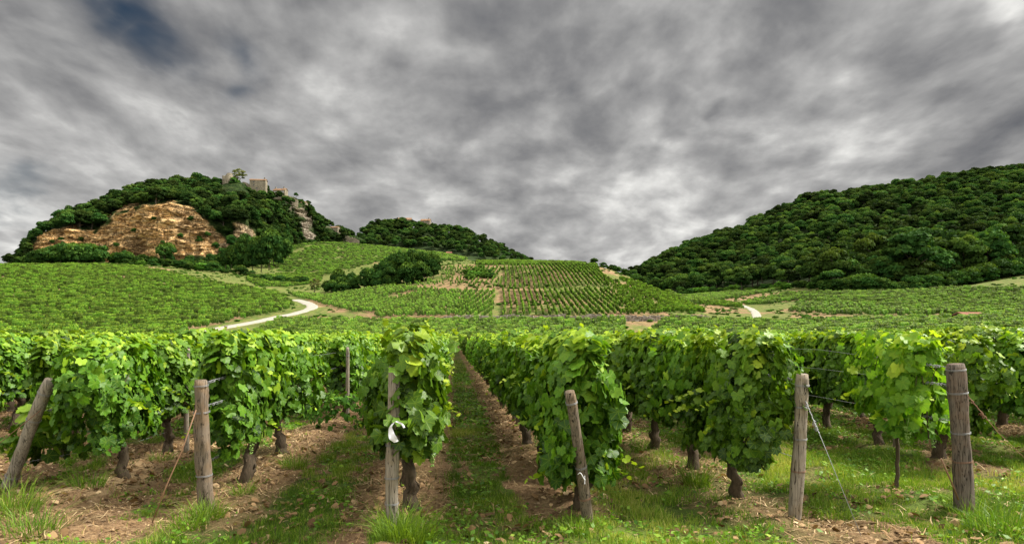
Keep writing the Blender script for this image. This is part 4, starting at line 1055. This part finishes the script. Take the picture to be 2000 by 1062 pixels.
def post(name, base, top, r, mat, label, seed, rings=(.95, .62, .25), rough=.10, cat='wooden post', rust=(), group=None):
    base = np.asarray(base, float); top = np.asarray(top, float)
    root = link(name, None, loc=tuple(base)); root.empty_display_size = .1; tag(root, label, cat, group)
    d = top - base; Ln = np.linalg.norm(d); d /= Ln
    n = 30; pts = path_pts(np.array([0, 0, 0]) - d * .18, top - base, n, .008, seed)
    k = np.linspace(0, 1, n); R_ = np.random.default_rng(seed)
    rad = r * (1.06 - .10 * k + .05 * np.sin(k * 9 + seed)); rad[-1] *= .86; rad[-2] *= .97
    b = MB(); b.tube(pts, rad, 22, rough=rough, seed=seed)
    V = b.v[0]; V[-1] -= d * .012
    link('shaft', b.mesh('shaft', mat), parent=root)
    for f in rings:
        b = MB(); i_ = int(f * (n - 1)); ring(b, pts[i_], d, rad[i_] * 1.05 + .002); link('wire_binding', b.mesh('wire_binding', M['rust'] if f in rust else M['wire']), parent=root)
    return root
NP = lambda px, py, Y: wp(px, py, Y)
p1 = post('trellis_post', wp(14, 958, 7.25), wp(101, 741, 7.1), .062, M['post_grey'], 'leaning pale wooden post at the left edge of the vineyard', 1, (.93, .72, .25), .06)
p2 = post('trellis_post', wp(406, 1000, 6.35), wp(392, 742, 6.25), .067, M['post_brown'], 'gnarled brown wooden post with thick knotted top, left of centre', 2, (.97, .80, .38), .22)
p3 = post('trellis_post', wp(767, 1040, 5.6), wp(768, 715, 5.55), .052, M['post_grey'], 'wooden post with a white ribbon tied on, half hidden by vine leaves', 3, (.62, .42, .28), .08)
p4 = post('trellis_post', wp(1150, 1022, 5.75), wp(1110, 764, 5.45), .045, M['post_brown'], 'slim leaning wooden post right of the grassy alley', 4, (.96, .55, .33), .10, rust=(.33,))
p5 = post('trellis_post', wp(1553, 992, 6.1), wp(1565, 730, 6.0), .056, M['post_grey'], 'straight grey wooden post with a guy wire running to the ground', 5, (.95, .80, .62, .38), .05, rust=(.38,))
p6 = post('trellis_post', wp(1882, 993, 6.3), wp(1865, 710, 6.25), .079, M['post_dark'], 'thickest dark wooden post at the right of the picture', 6, (.97, .85, .60, .43), .08, rust=(.43,))
# posts farther along the rows
mids = [(1, 9.5), (1, 16.5), (2, 13.0), (2, 20), (3, 12.5), (4, 12.3), (4, 19), (5, 13.2), (5, 20), (6, 13.5), (6, 20), (7, 9.8), (7, 16.5)]
for q_, (k, y) in enumerate(mids):
    x = rowoff(k) + ROWDIR * y + (.26 if (k, y) == (2, 13.0) else .0); z = float(near_z(x, y))
    if (k, y) == (1, 9.5): x += .25
    lab = f'slim post {"midway" if y < 15 else "far back"} {ROWNAME[k]}'
    post('trellis_post', (x, y, z), (x + R.uniform(-.04, .04), y, z + (1.45 if (k, y) != (2, 13.0) else 1.42)), .034, M['post_brown'] if q_ % 2 else M['post_grey'], lab, 20 + q_, (.9,), .05, group='slim posts among the vines')
post('trellis_post', at(885, 104.0), at(885, 104.0, 1.25), .07, M['post_grey'], 'tiny pale post at the far end of the grassy alley', 50, (.9,), .05)
# trellis wires, one object each
LEVEL = ['lowest', 'middle', 'upper', 'top']
def wire(pts, r, mat, label, curls=0, seed=0, cat='wire'):
    b = MB(); pts = np.asarray(pts, float); b.tube(pts, r, 5)
    R_ = np.random.default_rng(seed)
    if curls:      # second strand twisted round the first, and dried tendrils
        d = pts[1] - pts[0]; L_ = np.linalg.norm(d); d /= L_; cl = min(L_, curls)
        t = np.linspace(0, cl, int(cl / .012)); x = np.cross(d, [0, 0, 1]); x /= np.linalg.norm(x); y = np.cross(d, x)
        b.tube(pts[0] + np.outer(t, d) + np.outer(np.cos(t * 110), x) * .006 + np.outer(np.sin(t * 110), y) * .006, r * .9, 4)
        for q_ in range(int(cl * 16)):
            s_ = R_.uniform(.1, cl); p = pts[0] + d * s_; tt = np.linspace(0, 5, 9)[:, None]
            b.tube(p + np.concatenate([R_.normal(0, .004, (9, 1)) + np.cos(tt * 2) * .01, tt * .006, np.sin(tt * 2) * .01 - tt * .003], 1), .0026, 4)
    o = link('trellis_wire', b.mesh('trellis_wire', mat)); tag(o, label, cat, 'trellis wires'); return o
PD = [(p1, 1, (741, 101, 7.1), (958, 14, 7.25), (.93, .72, .25), 7.1), (p2, 2, (742, 392, 6.25), (1000, 406, 6.35), (.97, .80, .38), 6.3), (p3, 3, (715, 768, 5.55), (1040, 767, 5.6), (.62, .42), 5.6),
      (p4, 4, (764, 1110, 5.45), (1022, 1150, 5.75), (.96, .55), 5.6), (p5, 5, (730, 1565, 6.0), (992, 1553, 6.1), (.95, .80, .38), 6.05), (p6, 6, (710, 1865, 6.25), (993, 1882, 6.3), (.97, .85, .60), 6.3)]
for p, k, tp, bs, fr, _ in PD:
    T_ = wp(tp[1], tp[0], tp[2]); B_ = wp(bs[1], bs[0], bs[2])
    for q_, f in enumerate(fr):
        a = B_ + (T_ - B_) * f; ye = 24.0
        h = a[2] + [.1, .02, .0][q_ % 3]
        e = np.array([rowoff(k) + ROWDIR * ye, ye, h]); m1 = np.array([rowoff(k) + ROWDIR * 8.6, 8.6, h + .02])
        wire([a, m1, e],   .0017, M['wire'], f'{["top", "middle", "lower"][q_]} trellis wire {ROWNAME[k]}', curls=1.3 if q_ < 2 else .5, seed=k * 10 + q_)
wire([wp(1568, 770, 6.0), wp(1612, 875, 5.7), wp(1682, 1046, 5.35)], .0026, M['wire'], 'pale guy wire running from the straight grey post down into the grass', curls=.4, cat='guy wire')
wire([wp(1884, 765, 6.2), wp(1950, 845, 6.0), wp(2075, 965, 5.8)], .0026, M['rust'], 'rusty guy wire slanting right from the thick dark post', curls=.3, cat='guy wire')
wire([wp(80, 800, 7.0), wp(30, 840, 6.9), wp(-60, 912, 6.8)], .0042, M['rust'], 'rusty guy wire slanting left from the leaning post', cat='guy wire')
def cane(pts, r, label):
    b = MB(); b.tube(np.asarray(pts), r, 6); o = link('dry_cane', b.mesh('dry_cane', M['cane'])); return tag(o, label, 'cane')
cane([wp(383, 800, 6.1), wp(355, 880, 6.0), wp(326, 945, 5.9), wp(297, 1020, 5.8)], .006, 'long thin brown cane leaning from the gnarled post to the grass')
cane([wp(1838, 895, 6.0), wp(1858, 940, 6.05), wp(1872, 975, 6.1)], .008, 'short grey stick leaning against the thick dark post')
# white ribbon on its post
def ribbon():
    path = [wp(790, 836, 5.36), wp(783, 826, 5.36), wp(774, 821, 5.38), wp(767, 827, 5.38), wp(762, 835, 5.38), wp(763, 845, 5.37), wp(768, 855, 5.36), wp(774, 864, 5.36)]
    wd = [.008, .009, .009, .010, .014, .024, .030, .018]
    t = np.linspace(0, 7, 40); P_ = np.stack([np.interp(t, range(8), [p[i] for p in path]) for i in range(3)], -1); P_ = gsm(P_, 1.5, 0)
    w_ = np.interp(t, range(8), wd); n = len(P_); V = []
    for c_ in range(5):
        o = (c_ / 4 - .5) * 2
        V.append(P_ + np.stack([w_ * o * .9, np.abs(o) * .012 * np.sin(t * 3), w_ * o * .35], -1))
    V = np.stack(V, 1).reshape(-1, 3); V2 = V + [0, .003, 0]
    i, j = np.meshgrid(np.arange(n - 1), np.arange(4), indexing='ij')
    q = np.stack([i * 5 + j, i * 5 + j + 1, (i + 1) * 5 + j + 1, (i + 1) * 5 + j], -1).reshape(-1, 4)
    b = MB(); b.add(V, q); b.add(V2, q[:, ::-1])
    return b.mesh('ribbon', M['cloth'])
tag(link('ribbon', ribbon()), 'white cloth ribbon looped on the post in front of the alley', 'ribbon')
b = MB(); t = np.linspace(0, 1, 24)
b.tube(np.stack([-.02 + t * .06, -.02 - .02 * np.sin(t * 3), .022 * np.sin(t * 5) - .02 * t], -1) + wp(1133, 925, 5.52), .0035, 5)
b.tube(np.stack([.035 - t * .0, -.02 - .01 * t, -.01 - t * .07 + .008 * np.sin(t * 7)], -1) + wp(1133, 925, 5.52), .003, 5)
tag(link('wire_tie', b.mesh('wire_tie', M['cloth'])), 'short white tie curled round the slim leaning post', 'tie')

# ------------------------------------------------------------------ ground cover
def vis(x, y): return np.abs(x) < .80 * y + .6
def sample(n, y0, y1, R_):
    y = np.sqrt(R_.uniform(y0 ** 2, y1 ** 2, n)); x = R_.uniform(-.80, .80, n) * y; return x, y
def blades(name, n, y0, y1, h, w, seed, label, mat, extra=None, thr=.5, tall=None):
    R_ = np.random.default_rng(seed); x, y = sample(n, y0, y1, R_)
    g = grassw(x, y); cl = fbm(x * 4, y * 4, 2, seed + 1)
    mk = R_.random(n) < np.clip(g * 1.25 - .06, 0.02, 1) * smooth((cl - .30) / .25)
    x, y, cl = x[mk], y[mk], cl[mk]
    hh_ = h * R_.uniform(.4, 1.3, len(x)) * (.55 + 1.6 * np.clip(fbm(x * .8, y * .8, 3, 72) - .32, 0, 1) + .9 * (cl - .4)); ww = w * R_.uniform(.6, 1.3, len(x))
    return x, y, hh_, ww, R_
def blade_mesh(name, x, y, z, hh_, ww, R_, mat, tint, bend=.6, lean=None):
    n = len(x); a = R_.uniform(0, 2 * pi, n); ba = R_.uniform(0, 2 * pi, n); bd = hh_ * R_.uniform(.15, 1, n) * bend
    sx, sy = np.cos(a) * ww / 2, np.sin(a) * ww / 2; bx, by = np.cos(ba) * bd, np.sin(ba) * bd
    if lean is not None: bx, by = lean[0] * bd, lean[1] * bd
    def lv(f, wf): 
        cx = x + bx * f ** 1.8; cy = y + by * f ** 1.8; cz = z + hh_ * (f - .18 * f * f * bend)
        return np.stack([cx - sx * wf, cy - sy * wf, cz], -1), np.stack([cx + sx * wf, cy + sy * wf, cz], -1)
    a0, b0 = lv(0.0, 1); a1, b1 = lv(.5, .85); a2_, _ = lv(1.0, 0)
    V = np.stack([a0, b0, a1, b1, a2_], 1).reshape(-1, 3); k = np.arange(n)[:, None] * 5
    return mesh_np(name, V, [k + [0, 1, 3, 2], k + [2, 3, 4]], [mat], {'tint': np.repeat(tint, 5)})
ZN = near_z
x, y, h_, w_, R_ = blades('g', 430000, 4.3, 12, .075, .0055, 901, '', None)
T_ = np.clip(.36 + (fbm(x * .9 + 5, y * .9, 4, 71) - .5) * 1.5 + R_.normal(0, .2, len(x)) + (R_.random(len(x)) < .12) * .5, 0, 1)
x2, y2, h2, w2, R2 = blades('g', 190000, 12, 46, .10, .016, 902, '', None)
T2 = np.clip(.38 + (fbm(x2 * .9 + 5, y2 * .9, 4, 71) - .5) * 1.5 + R2.normal(0, .2, len(x2)) + (R2.random(len(x2)) < .12) * .5, 0, 1)
X_ = np.concatenate([x, x2]); Y_ = np.concatenate([y, y2])
o = link('grass', blade_mesh('grass', X_, Y_, ZN(X_, Y_) - .006, np.concatenate([h_, h2]), np.concatenate([w_, w2]), R_, M['grass'], np.concatenate([T_, T2])))
tag(o, 'short patchy grass growing between the vine rows', 'grass', kind='stuff')
# low broad-leaved weeds mixed into the turf
n = 280000; Rw = np.random.default_rng(910); x, y = sample(n, 4.3, 30, Rw)
g = grassw(x, y); cl = fbm(x * 2.2 + 9, y * 2.2, 3, 914); mk = Rw.random(n) < g * smooth((cl - .42) / .14) + .012
x, y = x[mk], y[mk]; n = len(x); sz = Rw.uniform(.010, .034, n) * (1 + (y > 12) * .6)
pos = np.stack([x, y, ZN(x, y) + Rw.uniform(.004, .075, n)], -1); nn_ = np.stack([Rw.normal(0, .45, n), Rw.normal(0, .45, n), np.ones(n)], -1)
xx_, tt_, nz_ = frames(nn_, Rw.normal(0, 1, (n, 3)))
V = np.stack([pos - tt_ * sz[:, None], pos + xx_ * sz[:, None] * .6, pos + tt_ * sz[:, None] + nz_ * sz[:, None] * .2, pos - xx_ * sz[:, None] * .6], 1).reshape(-1, 3)
o = link('weeds', mesh_np('weeds', V, [np.arange(n)[:, None] * 4 + np.arange(4)], [M['weed']], {'tint': np.repeat(np.clip(.35 + Rw.normal(0, .22, n), 0, 1), 4)}))
tag(o, 'low broad-leaved weeds mixed through the turf', 'weeds', kind='stuff')
# straw and dead stalks lying on bare earth
n = 240000; Rw = np.random.default_rng(920); x, y = sample(n, 4.3, 26, Rw); g = grassw(x, y); cl = fbm(x * 1.7, y * 1.7, 3, 925)
mk = Rw.random(n) < (1.15 - g) * smooth((cl - .30) / .2); x, y = x[mk], y[mk]; n = len(x)
a = Rw.uniform(0, pi, n); L_ = .012 + .10 * Rw.random(n) ** 2; wd = Rw.uniform(.0014, .0052, n) * (1 + (y > 10)); d_ = np.stack([np.cos(a), np.sin(a), Rw.normal(0, .22, n)], -1) * L_[:, None]; s_ = np.stack([-np.sin(a), np.cos(a), a * 0], -1) * wd[:, None]
c0 = np.stack([x, y, ZN(x, y) + Rw.uniform(.004, .03, n)], -1); md_ = np.stack([Rw.normal(0, .006, n), Rw.normal(0, .006, n), Rw.uniform(0, .012, n)], -1)
V = np.stack([c0 - d_ - s_, c0 - d_ + s_, c0 + md_ + s_, c0 + md_ - s_, c0 + d_ + s_ * .5, c0 + d_ - s_ * .5], 1).reshape(-1, 3); k = np.arange(n)[:, None] * 6
o = link('straw_litter', mesh_np('straw_litter', V, [k + [0, 1, 2, 3], k + [3, 2, 4, 5]], [M['litter']], {'tint': np.repeat(np.clip(.45 + Rw.normal(0, .25, n), 0, 1), 6)}))
tag(o, 'dry straw and dead stalks lying on the bare earth under the vines', 'straw', kind='stuff')
# fallen vine leaves, dry and curled
Rw = np.random.default_rng(940); n = 15000; x, y = sample(n, 4.3, 16, Rw); mk = Rw.random(n) < smooth((fbm(x * 1.3 + 4, y * 1.3, 3, 941) - .42) / .14); x, y = x[mk], y[mk]; n = len(x)
P_, F_, T_, L_ = leaves(np.stack([x, y, ZN(x, y) + Rw.uniform(.012, .04, n)], -1), np.stack([Rw.normal(0, .5, n), Rw.normal(0, .5, n), np.ones(n)], -1), Rw.normal(0, 1, (n, 3)), Rw.uniform(.018, .055, n), np.clip(Rw.normal(.35, .25, n), 0, 1), LEAF2, Rw, .6)
o = link('fallen_leaves', mesh_np('fallen_leaves', P_, [F_], [M['litter']], {'tint': T_}))
tag(o, 'brown curled fallen vine leaves scattered over the earth', 'leaves', kind='stuff')
# clods and small stones
m, N = newmat('earth_clod'); M['clod'] = m
co = geopos(N); n1 = N.noise(co, 30, 4); rnd = attr(N, 'tint').outputs['Fac']
c = N.mix(rnd, (.15, .09, .05), (.42, .31, .20)); c = N.mix(N.maprange(n1, .3, .6, .5, 0), c, (.09, .055, .03)); finish(N, c, .95, n1, .6, .01, spec=.1)
n = 24000; Rw = np.random.default_rng(930); x, y = sample(n, 4.3, 18, Rw); g = grassw(x, y); mk = Rw.random(n) < 1.02 - g * .92; x, y = x[mk], y[mk]; n = len(x)
oc = np.array([[1, 0, 0], [-1, 0, 0], [0, 1, 0], [0, -1, 0], [0, 0, 1], [0, 0, -1], [.6, .6, .5], [-.6, .5, .55], [.5, -.6, .5], [-.55, -.6, .45]])
of = np.array([[4, 0, 6], [4, 6, 2], [6, 0, 2], [4, 2, 7], [4, 7, 1], [7, 2, 1], [4, 1, 9], [4, 9, 3], [9, 1, 3], [4, 3, 8], [4, 8, 0], [8, 3, 0], [5, 2, 0], [5, 1, 2], [5, 3, 1], [5, 0, 3]])
sz = .006 + .022 * Rw.random(n) ** 3.2; V = (oc[None] * Rw.uniform(.6, 1.25, (n, 10, 3)) * [1, 1, .6]) * sz[:, None, None]
a = Rw.uniform(0, 6.28, n); ca, sa = np.cos(a)[:, None], np.sin(a)[:, None]
V = np.stack([V[..., 0] * ca - V[..., 1] * sa, V[..., 0] * sa + V[..., 1] * ca, V[..., 2]], -1) + np.stack([x, y, ZN(x, y) + .008], -1)[:, None]
o = link('clods', mesh_np('clods', V.reshape(-1, 3), [(np.arange(n)[:, None, None] * 10 + of[None]).reshape(-1, 3)], [M['clod']], {'tint': np.repeat(Rw.random(n), 10)}, smooth_=False))
tag(o, 'clods of dry brown earth and small stones between the rows', 'clods', kind='stuff')
# tall tufts: px, py of foot, height, spread, blades
def tuft(px, py, h, spread, n, label, seed, lean=0.0):
    n = int(n * 1.3); spread = spread * 1.35; h = h * .82
    Y = solveYn(px, py); R_ = np.random.default_rng(seed); x0 = (px - 1000) / F * Y
    r = spread * np.sqrt(R_.random(n)) * .35; a = R_.uniform(0, 6.28, n); x = np.cos(a) * r; y = np.sin(a) * r
    a = a + R_.normal(0, .7, n); ln_ = (np.cos(a) + lean, np.sin(a)); z0 = float(near_z(x0, Y))
    n2_ = n; hh_ = h * (R_.uniform(.25, 1.2, n) ** 1.3)
    me = blade_mesh('grass_tuft', x, y, x * 0 - .01, hh_, np.full(n, .0058) * R_.uniform(.5, 1.4, n), R_, M['grass'], np.clip(.20 + R_.normal(0, .20, n), 0, 1), R_.uniform(.4, 2.2, n), ln_)
    o = link('grass_tuft', me, loc=(x0, Y, z0)); tag(o, label, 'grass tuft'); return o
def solveYn(px, py):
    yy = np.linspace(4, 40, 2000); xx = (px - 1000) / F * yy; _, p = proj(xx, yy, near_z(xx, yy)); return yy[np.argmin(np.abs(p - py))]
for q_, (px, py, h, sp, n, lb) in enumerate([
        (20, 1000, .42, .5, 420, 'long arching grass tuft at the foot of the leaning post'), (60, 1040, .34, .5, 260, 'long grass tuft in the bottom left corner'),
        (405, 1012, .30, .30, 260, 'grass tuft wrapped round the foot of the gnarled brown post'), (370, 1030, .28, .35, 180, 'grass tuft in front of the gnarled brown post, to its left'),
        (475, 965, .24, .22, 110, 'small grass tuft under the vine right of the gnarled post'), (775, 1050, .40, .34, 330, 'bright tall grass tuft at the foot of the ribboned post'),
        (810, 1056, .36, .32, 240, 'bright tall grass tuft just right of the ribboned post'), (575, 915, .34, .30, 260, 'dark grass tuft round the vine trunk left of the ribboned post'),
        (170, 950, .30, .35, 200, 'grass tuft round the thick vine trunk at left'), (1130, 1040, .24, .30, 200, 'grass tuft at the foot of the slim leaning post'),
        (1360, 945, .36, .28, 260, 'feathery tuft round the vine trunk right of the alley'), (1250, 880, .24, .25, 140, 'small tuft beside the crooked dark vine trunk'),
        (1895, 1005, .26, .4, 260, 'grass tuft at the foot of the thick dark post'), (1950, 1035, .34, .5, 360, 'long grass tuft in the bottom right corner'),
        (1560, 1000, .16, .3, 140, 'short tuft at the foot of the straight grey post'), (1630, 1010, .22, .35, 180, 'thin tuft by the foot of the guy wire'),
        (945, 950, .15, .3, 160, 'low tuft in the middle of the grassy alley'), (315, 900, .22, .3, 160, 'tuft round the second vine trunk at left')]):
    tuft(px, py, h, sp, n, lb, 1000 + q_)
# weeds that stand by themselves
x_, y_ = rowoff(2) + ROWDIR * 12.6 + .35, 12.0
o = make_thing('weed_clump', [('foliage', foliage_mesh('foliage', 360, 330, .06, LEAF2, M['bush_bright'], half=(.50, .42), z0=.02, z1=.62, shoots=9, gap=.2))], (x_, y_, float(near_z(x_, y_))), 0, 1, 'rounded green weed clump beside the slim post behind the second row', 'weeds')
o = make_thing('low_vine', [('foliage', LOWS)], (*wp(88, 905, 7.7)[:2], float(near_z(wp(88, 905, 7.7)[0], 7.7))), .4, 1, 'low bushy vine shoots behind the leaning post at left', 'grapevine')

# ------------------------------------------------------------------ dry stone wall
m, N = newmat('wall_stone'); M['stone'] = m
co = geopos(N); n1 = N.noise(co, 1.7, 5); n2 = N.noise(co, .5, 3)
c = N.ramp(n1, [(.3, (.12, .10, .085)), (.5, (.30, .26, .22)), (.75, (.50, .46, .40))]); c = N.mix(N.maprange(n2, .5, .65, 0, .6), c, (.19, .17, .15))
finish(N, c, .9, n1, .6, .1, spec=.2)
b = MB(); Rw = np.random.default_rng(950); px = 790.0
while px < 1386:
    Y = 157 + max(0, px - 1250) * .05 + (fbm(px / 60, 0.3, 2, 3) - .5) * 2; x = (px - 1000) / F * Y; z = float(gz(x, Y))
    hgt = .35 + .75 * float(smooth((px - 790) / 120)) * (.7 + .5 * float(vnoise(px / 25, 1.0, 8)))
    zz = -.3
    while zz < hgt:
        s_ = Rw.uniform(.22, .42); b.box((x + Rw.normal(0, .1), Y + Rw.normal(0, .08), z + zz + s_ / 2), (Rw.uniform(.4, .75), .6, s_), Rw.normal(0, .2), .05); zz += s_ * .9
    px += Rw.uniform(3.2, 5.0)
tag(link('dry_stone_wall', b.mesh('dry_stone_wall', M['stone'], False)), 'long low dry stone wall along the foot of the vineyard mound', 'wall')

# ------------------------------------------------------------------ buildings
def mat_masonry(name, a, b_, sc=1.2):
    m, N = newmat(name); co = geopos(N); n1 = N.noise(co, sc, 5, .65); n2 = N.noise(co, .25, 3)
    c = N.ramp(n1, [(.3, tuple(x * .5 for x in a)), (.5, a), (.72, b_)]); c = N.mix(N.maprange(n2, .45, .65, 0, .5), c, tuple(x * .6 for x in a))
    finish(N, c, .9, n1, .8, .15, spec=.1); return m
M['masonry'] = mat_masonry('pale_rubble_masonry', (.23, .20, .145), (.40, .35, .265))
M['tile'] = mat_masonry('brown_roof_tile', (.22, .13, .075), (.36, .24, .15), 2.0)
M['redtile'] = mat_masonry('red_roof_tile', (.24, .11, .075), (.34, .18, .12), 2.0)
M['plaster'] = mat_masonry('light_plaster', (.60, .57, .50), (.72, .69, .62), .8)
M['glass'] = mat_plain('dark_window', (.05, .06, .075), .15)
M['shut'] = mat_plain('pale_window', (.55, .57, .60), .5)
def building(name, px, base, Y, w, d, h, rz, label, wall, roof, wins=(), chim=(), rh=1.6, cat='building', over=.35, pane='glass', mast=False):
    x = (px - 1000) / F * Y; z = CH + (HY - base) / F * Y
    root = link(name, None, loc=(x, Y, z), rz=rz); root.empty_display_size = 1; tag(root, label, cat)
    b = MB(); b.box((0, 0, h / 2 - 2), (w, d, h + 4)); b.add([(-w / 2, -d / 2, h), (w / 2, -d / 2, h), (w / 2, d / 2, h), (-w / 2, d / 2, h), (-w / 2, 0, h + rh - .05), (w / 2, 0, h + rh - .05)], None, [(0, 3, 4), (1, 5, 2)])
    link('wall', b.mesh('wall', wall, False), parent=root)
    b = MB(); o_ = over; t = .22; n = 14
    for sgn in (-1, 1):
        e = np.array([(-w / 2 - o_, sgn * (d / 2 + o_), h - o_ * rh / (d / 2)), (w / 2 + o_, sgn * (d / 2 + o_), h - o_ * rh / (d / 2)), (w / 2 + o_, 0, h + rh), (-w / 2 - o_, 0, h + rh)])
        V = np.concatenate([e, e + [0, 0, t]]); b.add(V, [(0, 1, 2, 3), (4, 7, 6, 5), (0, 4, 5, 1), (2, 6, 7, 3), (0, 3, 7, 4), (1, 5, 6, 2)])
    rf = link('roof', b.mesh('roof', roof, False), parent=root)
    for cx in chim:
        b = MB(); b.box((cx, 0, h + rh + .5), (.7, .7, 1.8)); b.box((cx, 0, h + rh + 1.45), (.9, .9, .15)); link('chimney', b.mesh('chimney', wall, False), parent=rf)
    for wx, wz, ww, wh in wins:
        b = MB(); b.box((wx, -d / 2 - .03, wz - wh / 2 - .08), (ww + .3, .22, .14)); b.box((wx, -d / 2 - .03, wz + wh / 2 + .08), (ww + .3, .16, .14))
        b.box((wx - ww / 2 - .06, -d / 2 - .02, wz), (.12, .14, wh)); b.box((wx + ww / 2 + .06, -d / 2 - .02, wz), (.12, .14, wh)); b.box((wx, -d / 2 - .02, wz), (.08, .12, wh))
        wo = link('window', b.mesh('window', M['masonry'], False), parent=root)
        b = MB(); b.box((wx, -d / 2 - .02, wz), (ww, .06, wh)); link('pane', b.mesh('pane', M[pane], False), parent=wo)
    return root
building('castle_house', 505, 371, 535, 12.0, 6, 7.0, .10, 'tall pale stone castle house with two small windows on the cliff top', M['masonry'], M['tile'], [(-2.9, 5.6, .8, 1.1), (-2.9, 3.2, .8, 1.1), (-.6, .8, .9, 1.2)], (4.6,), 1.3)
building('long_castle_wing', 548, 381, 540, 9.8, 5, 3.4, -.16, 'low castle wing with a long brown roof and a row of pale windows', M['masonry'], M['tile'], [(-3.6 + 1.2 * i_, 1.9, .7, 1.5) for i_ in range(7)], (-4.0, 2.9), 1.5, pane='shut')
def ruin(px, base, Y, r, h, label, seed):
    x = (px - 1000) / F * Y; z = CH + (HY - base) / F * Y; R_ = np.random.default_rng(seed); b = MB(); n = 28; rows_ = 12; V = []
    top = h * (.75 + .45 * vnoise(np.arange(n) * .45, np.zeros(n) + seed, seed))
    for i_ in range(rows_ + 1):
        f = i_ / rows_; a = np.arange(n) / n * 2 * pi; rr = r * (1.08 - .12 * f) * (1 + .10 * (vnoise(a * 2, f * 5 + a * 0, seed) - .5)); V.append(np.stack([np.cos(a) * rr * 1.15, np.sin(a) * rr, -4 + f * (top + 4)], -1))
    for i_ in range(rows_, 5, -1):
        f = i_ / rows_; a = np.arange(n) / n * 2 * pi; V.append(np.stack([np.cos(a) * r * .75, np.sin(a) * r * .7, -4 + f * (top + 4)], -1))
    K = len(V); V = np.concatenate(V); i, j = np.meshgrid(np.arange(K - 1), np.arange(n), indexing='ij')
    q = np.stack([i * n + j, i * n + (j + 1) % n, (i + 1) * n + (j + 1) % n, (i + 1) * n + j], -1).reshape(-1, 4); b.add(V, q)
    o = link('ruined_tower', b.mesh('ruined_tower', M['masonry'], False), loc=(x, Y, z)); tag(o, label, 'ruin'); return o
ruin(445, 365, 526, 3.7, 8.6, 'broken round tower of pale stone at the left end of the castle', 3)
def wallrun(name, path, Y, h, label, seed):
    R_ = np.random.default_rng(seed); b = MB(); xs = []
    P_ = [wp(px, py, Y + dy) for px, py, dy in path]; P_ = np.array(P_); s = np.concatenate([[0], np.cumsum(np.linalg.norm(np.diff(P_, axis=0), axis=1))])
    n = max(4, int(s[-1] / 1.0)); t = np.linspace(0, s[-1], n); C = np.stack([np.interp(t, s, P_[:, i]) for i in range(3)], -1)
    for i_ in range(n):
        b.box(C[i_] + [0, 0, h / 2 - 2], (1.4, 1.2, h + 4 + R_.uniform(-.5, .5) * h * .4), 0, .12)
    o = link(name, b.mesh(name, M['masonry'], False)); tag(o, label, 'wall'); return o
wallrun('castle_wall', [(476, 366, 0), (486, 369, 0)], 533, 4.0, 'crumbling wall joining the round tower to the castle house', 5)
wallrun('terrace_wall', [(560, 386, 0), (572, 392, 0), (580, 396, 5)], 560, 2.2, 'low terrace wall stepping down right of the castle wing', 6)
building('village_house', 655, 452, 640, 7.5, 6, 3.2, -.2, 'small tiled house at the right end of the cliff-top village', M['masonry'], M['tile'], [(-1.5, 1.8, .8, 1)], (), 1.3)
building('village_house', 643, 451, 645, 6.5, 6, 2.6, -.1, 'lower tiled house next to the village rock wall', M['masonry'], M['redtile'], [(1, 1.6, .8, 1)], (), 1.2)
building('village_house', 593, 402, 612, 5.5, 5, 2.2, -.3, 'little brown-roofed house on the edge of the grey crag', M['masonry'], M['tile'], [], (), 1.2)
wallrun('retaining_wall', [(676, 470, 0), (690, 474, 0), (700, 478, 0)], 640, 4.5, 'pale retaining wall in the saddle between the two hills', 7)
building('hilltop_house', 791, 439, 742, 14, 8, 5.0, .1, 'wide brown-roofed house half sunk in trees on the small hill', M['masonry'], M['tile'], [(-4, 3.2, 1, 1.2), (0, 3.2, 1, 1.2), (4, 3.2, 1, 1.2)], (), 2.4)
building('hilltop_house', 832, 440, 742, 10, 8, 4.4, -.1, 'smaller roof showing above the trees right of the wide one', M['masonry'], M['tile'], [(-2, 3, 1, 1.2), (2, 3, 1, 1.2)], (3,), 2.2)
def plotz(px, py, y0, y1): return solveY(px, py, y0, y1)
Yh = plotz(877, 499, 380, 600)
building('vineyard_hut', 877, 499, Yh, 4.2, 3, 2.0, .1, 'tiny white vineyard hut with a pinkish red roof on the far slope', M['plaster'], M['redtile'], [(-.7, 1.1, .7, .9)], (), .8, cat='hut')
Yh = plotz(1885, 628, 110, 200)
building('sunken_hut', 1892, 628, Yh, 5.2, 4, 1.0, .25, 'low hut roof with faded red tiles peeking out of the vines', M['masonry'], M['redtile'], [], (), .8, cat='hut')
# marker post by the road
Ym = plotz(438, 645, 100, 200); p = at(441, Ym - 1)
b = MB(); b.box((0, 0, .35), (.5, .3, 1.0), .1, .03); b.box((0, 0, .9), (.62, .4, .12), .1, .02)
tag(link('marker_stone', b.mesh('marker_stone', M['masonry'], False), loc=p), 'squat pale marker stone at the edge of the gravel road', 'marker')
print('OBJECTS', len(bpy.data.objects))
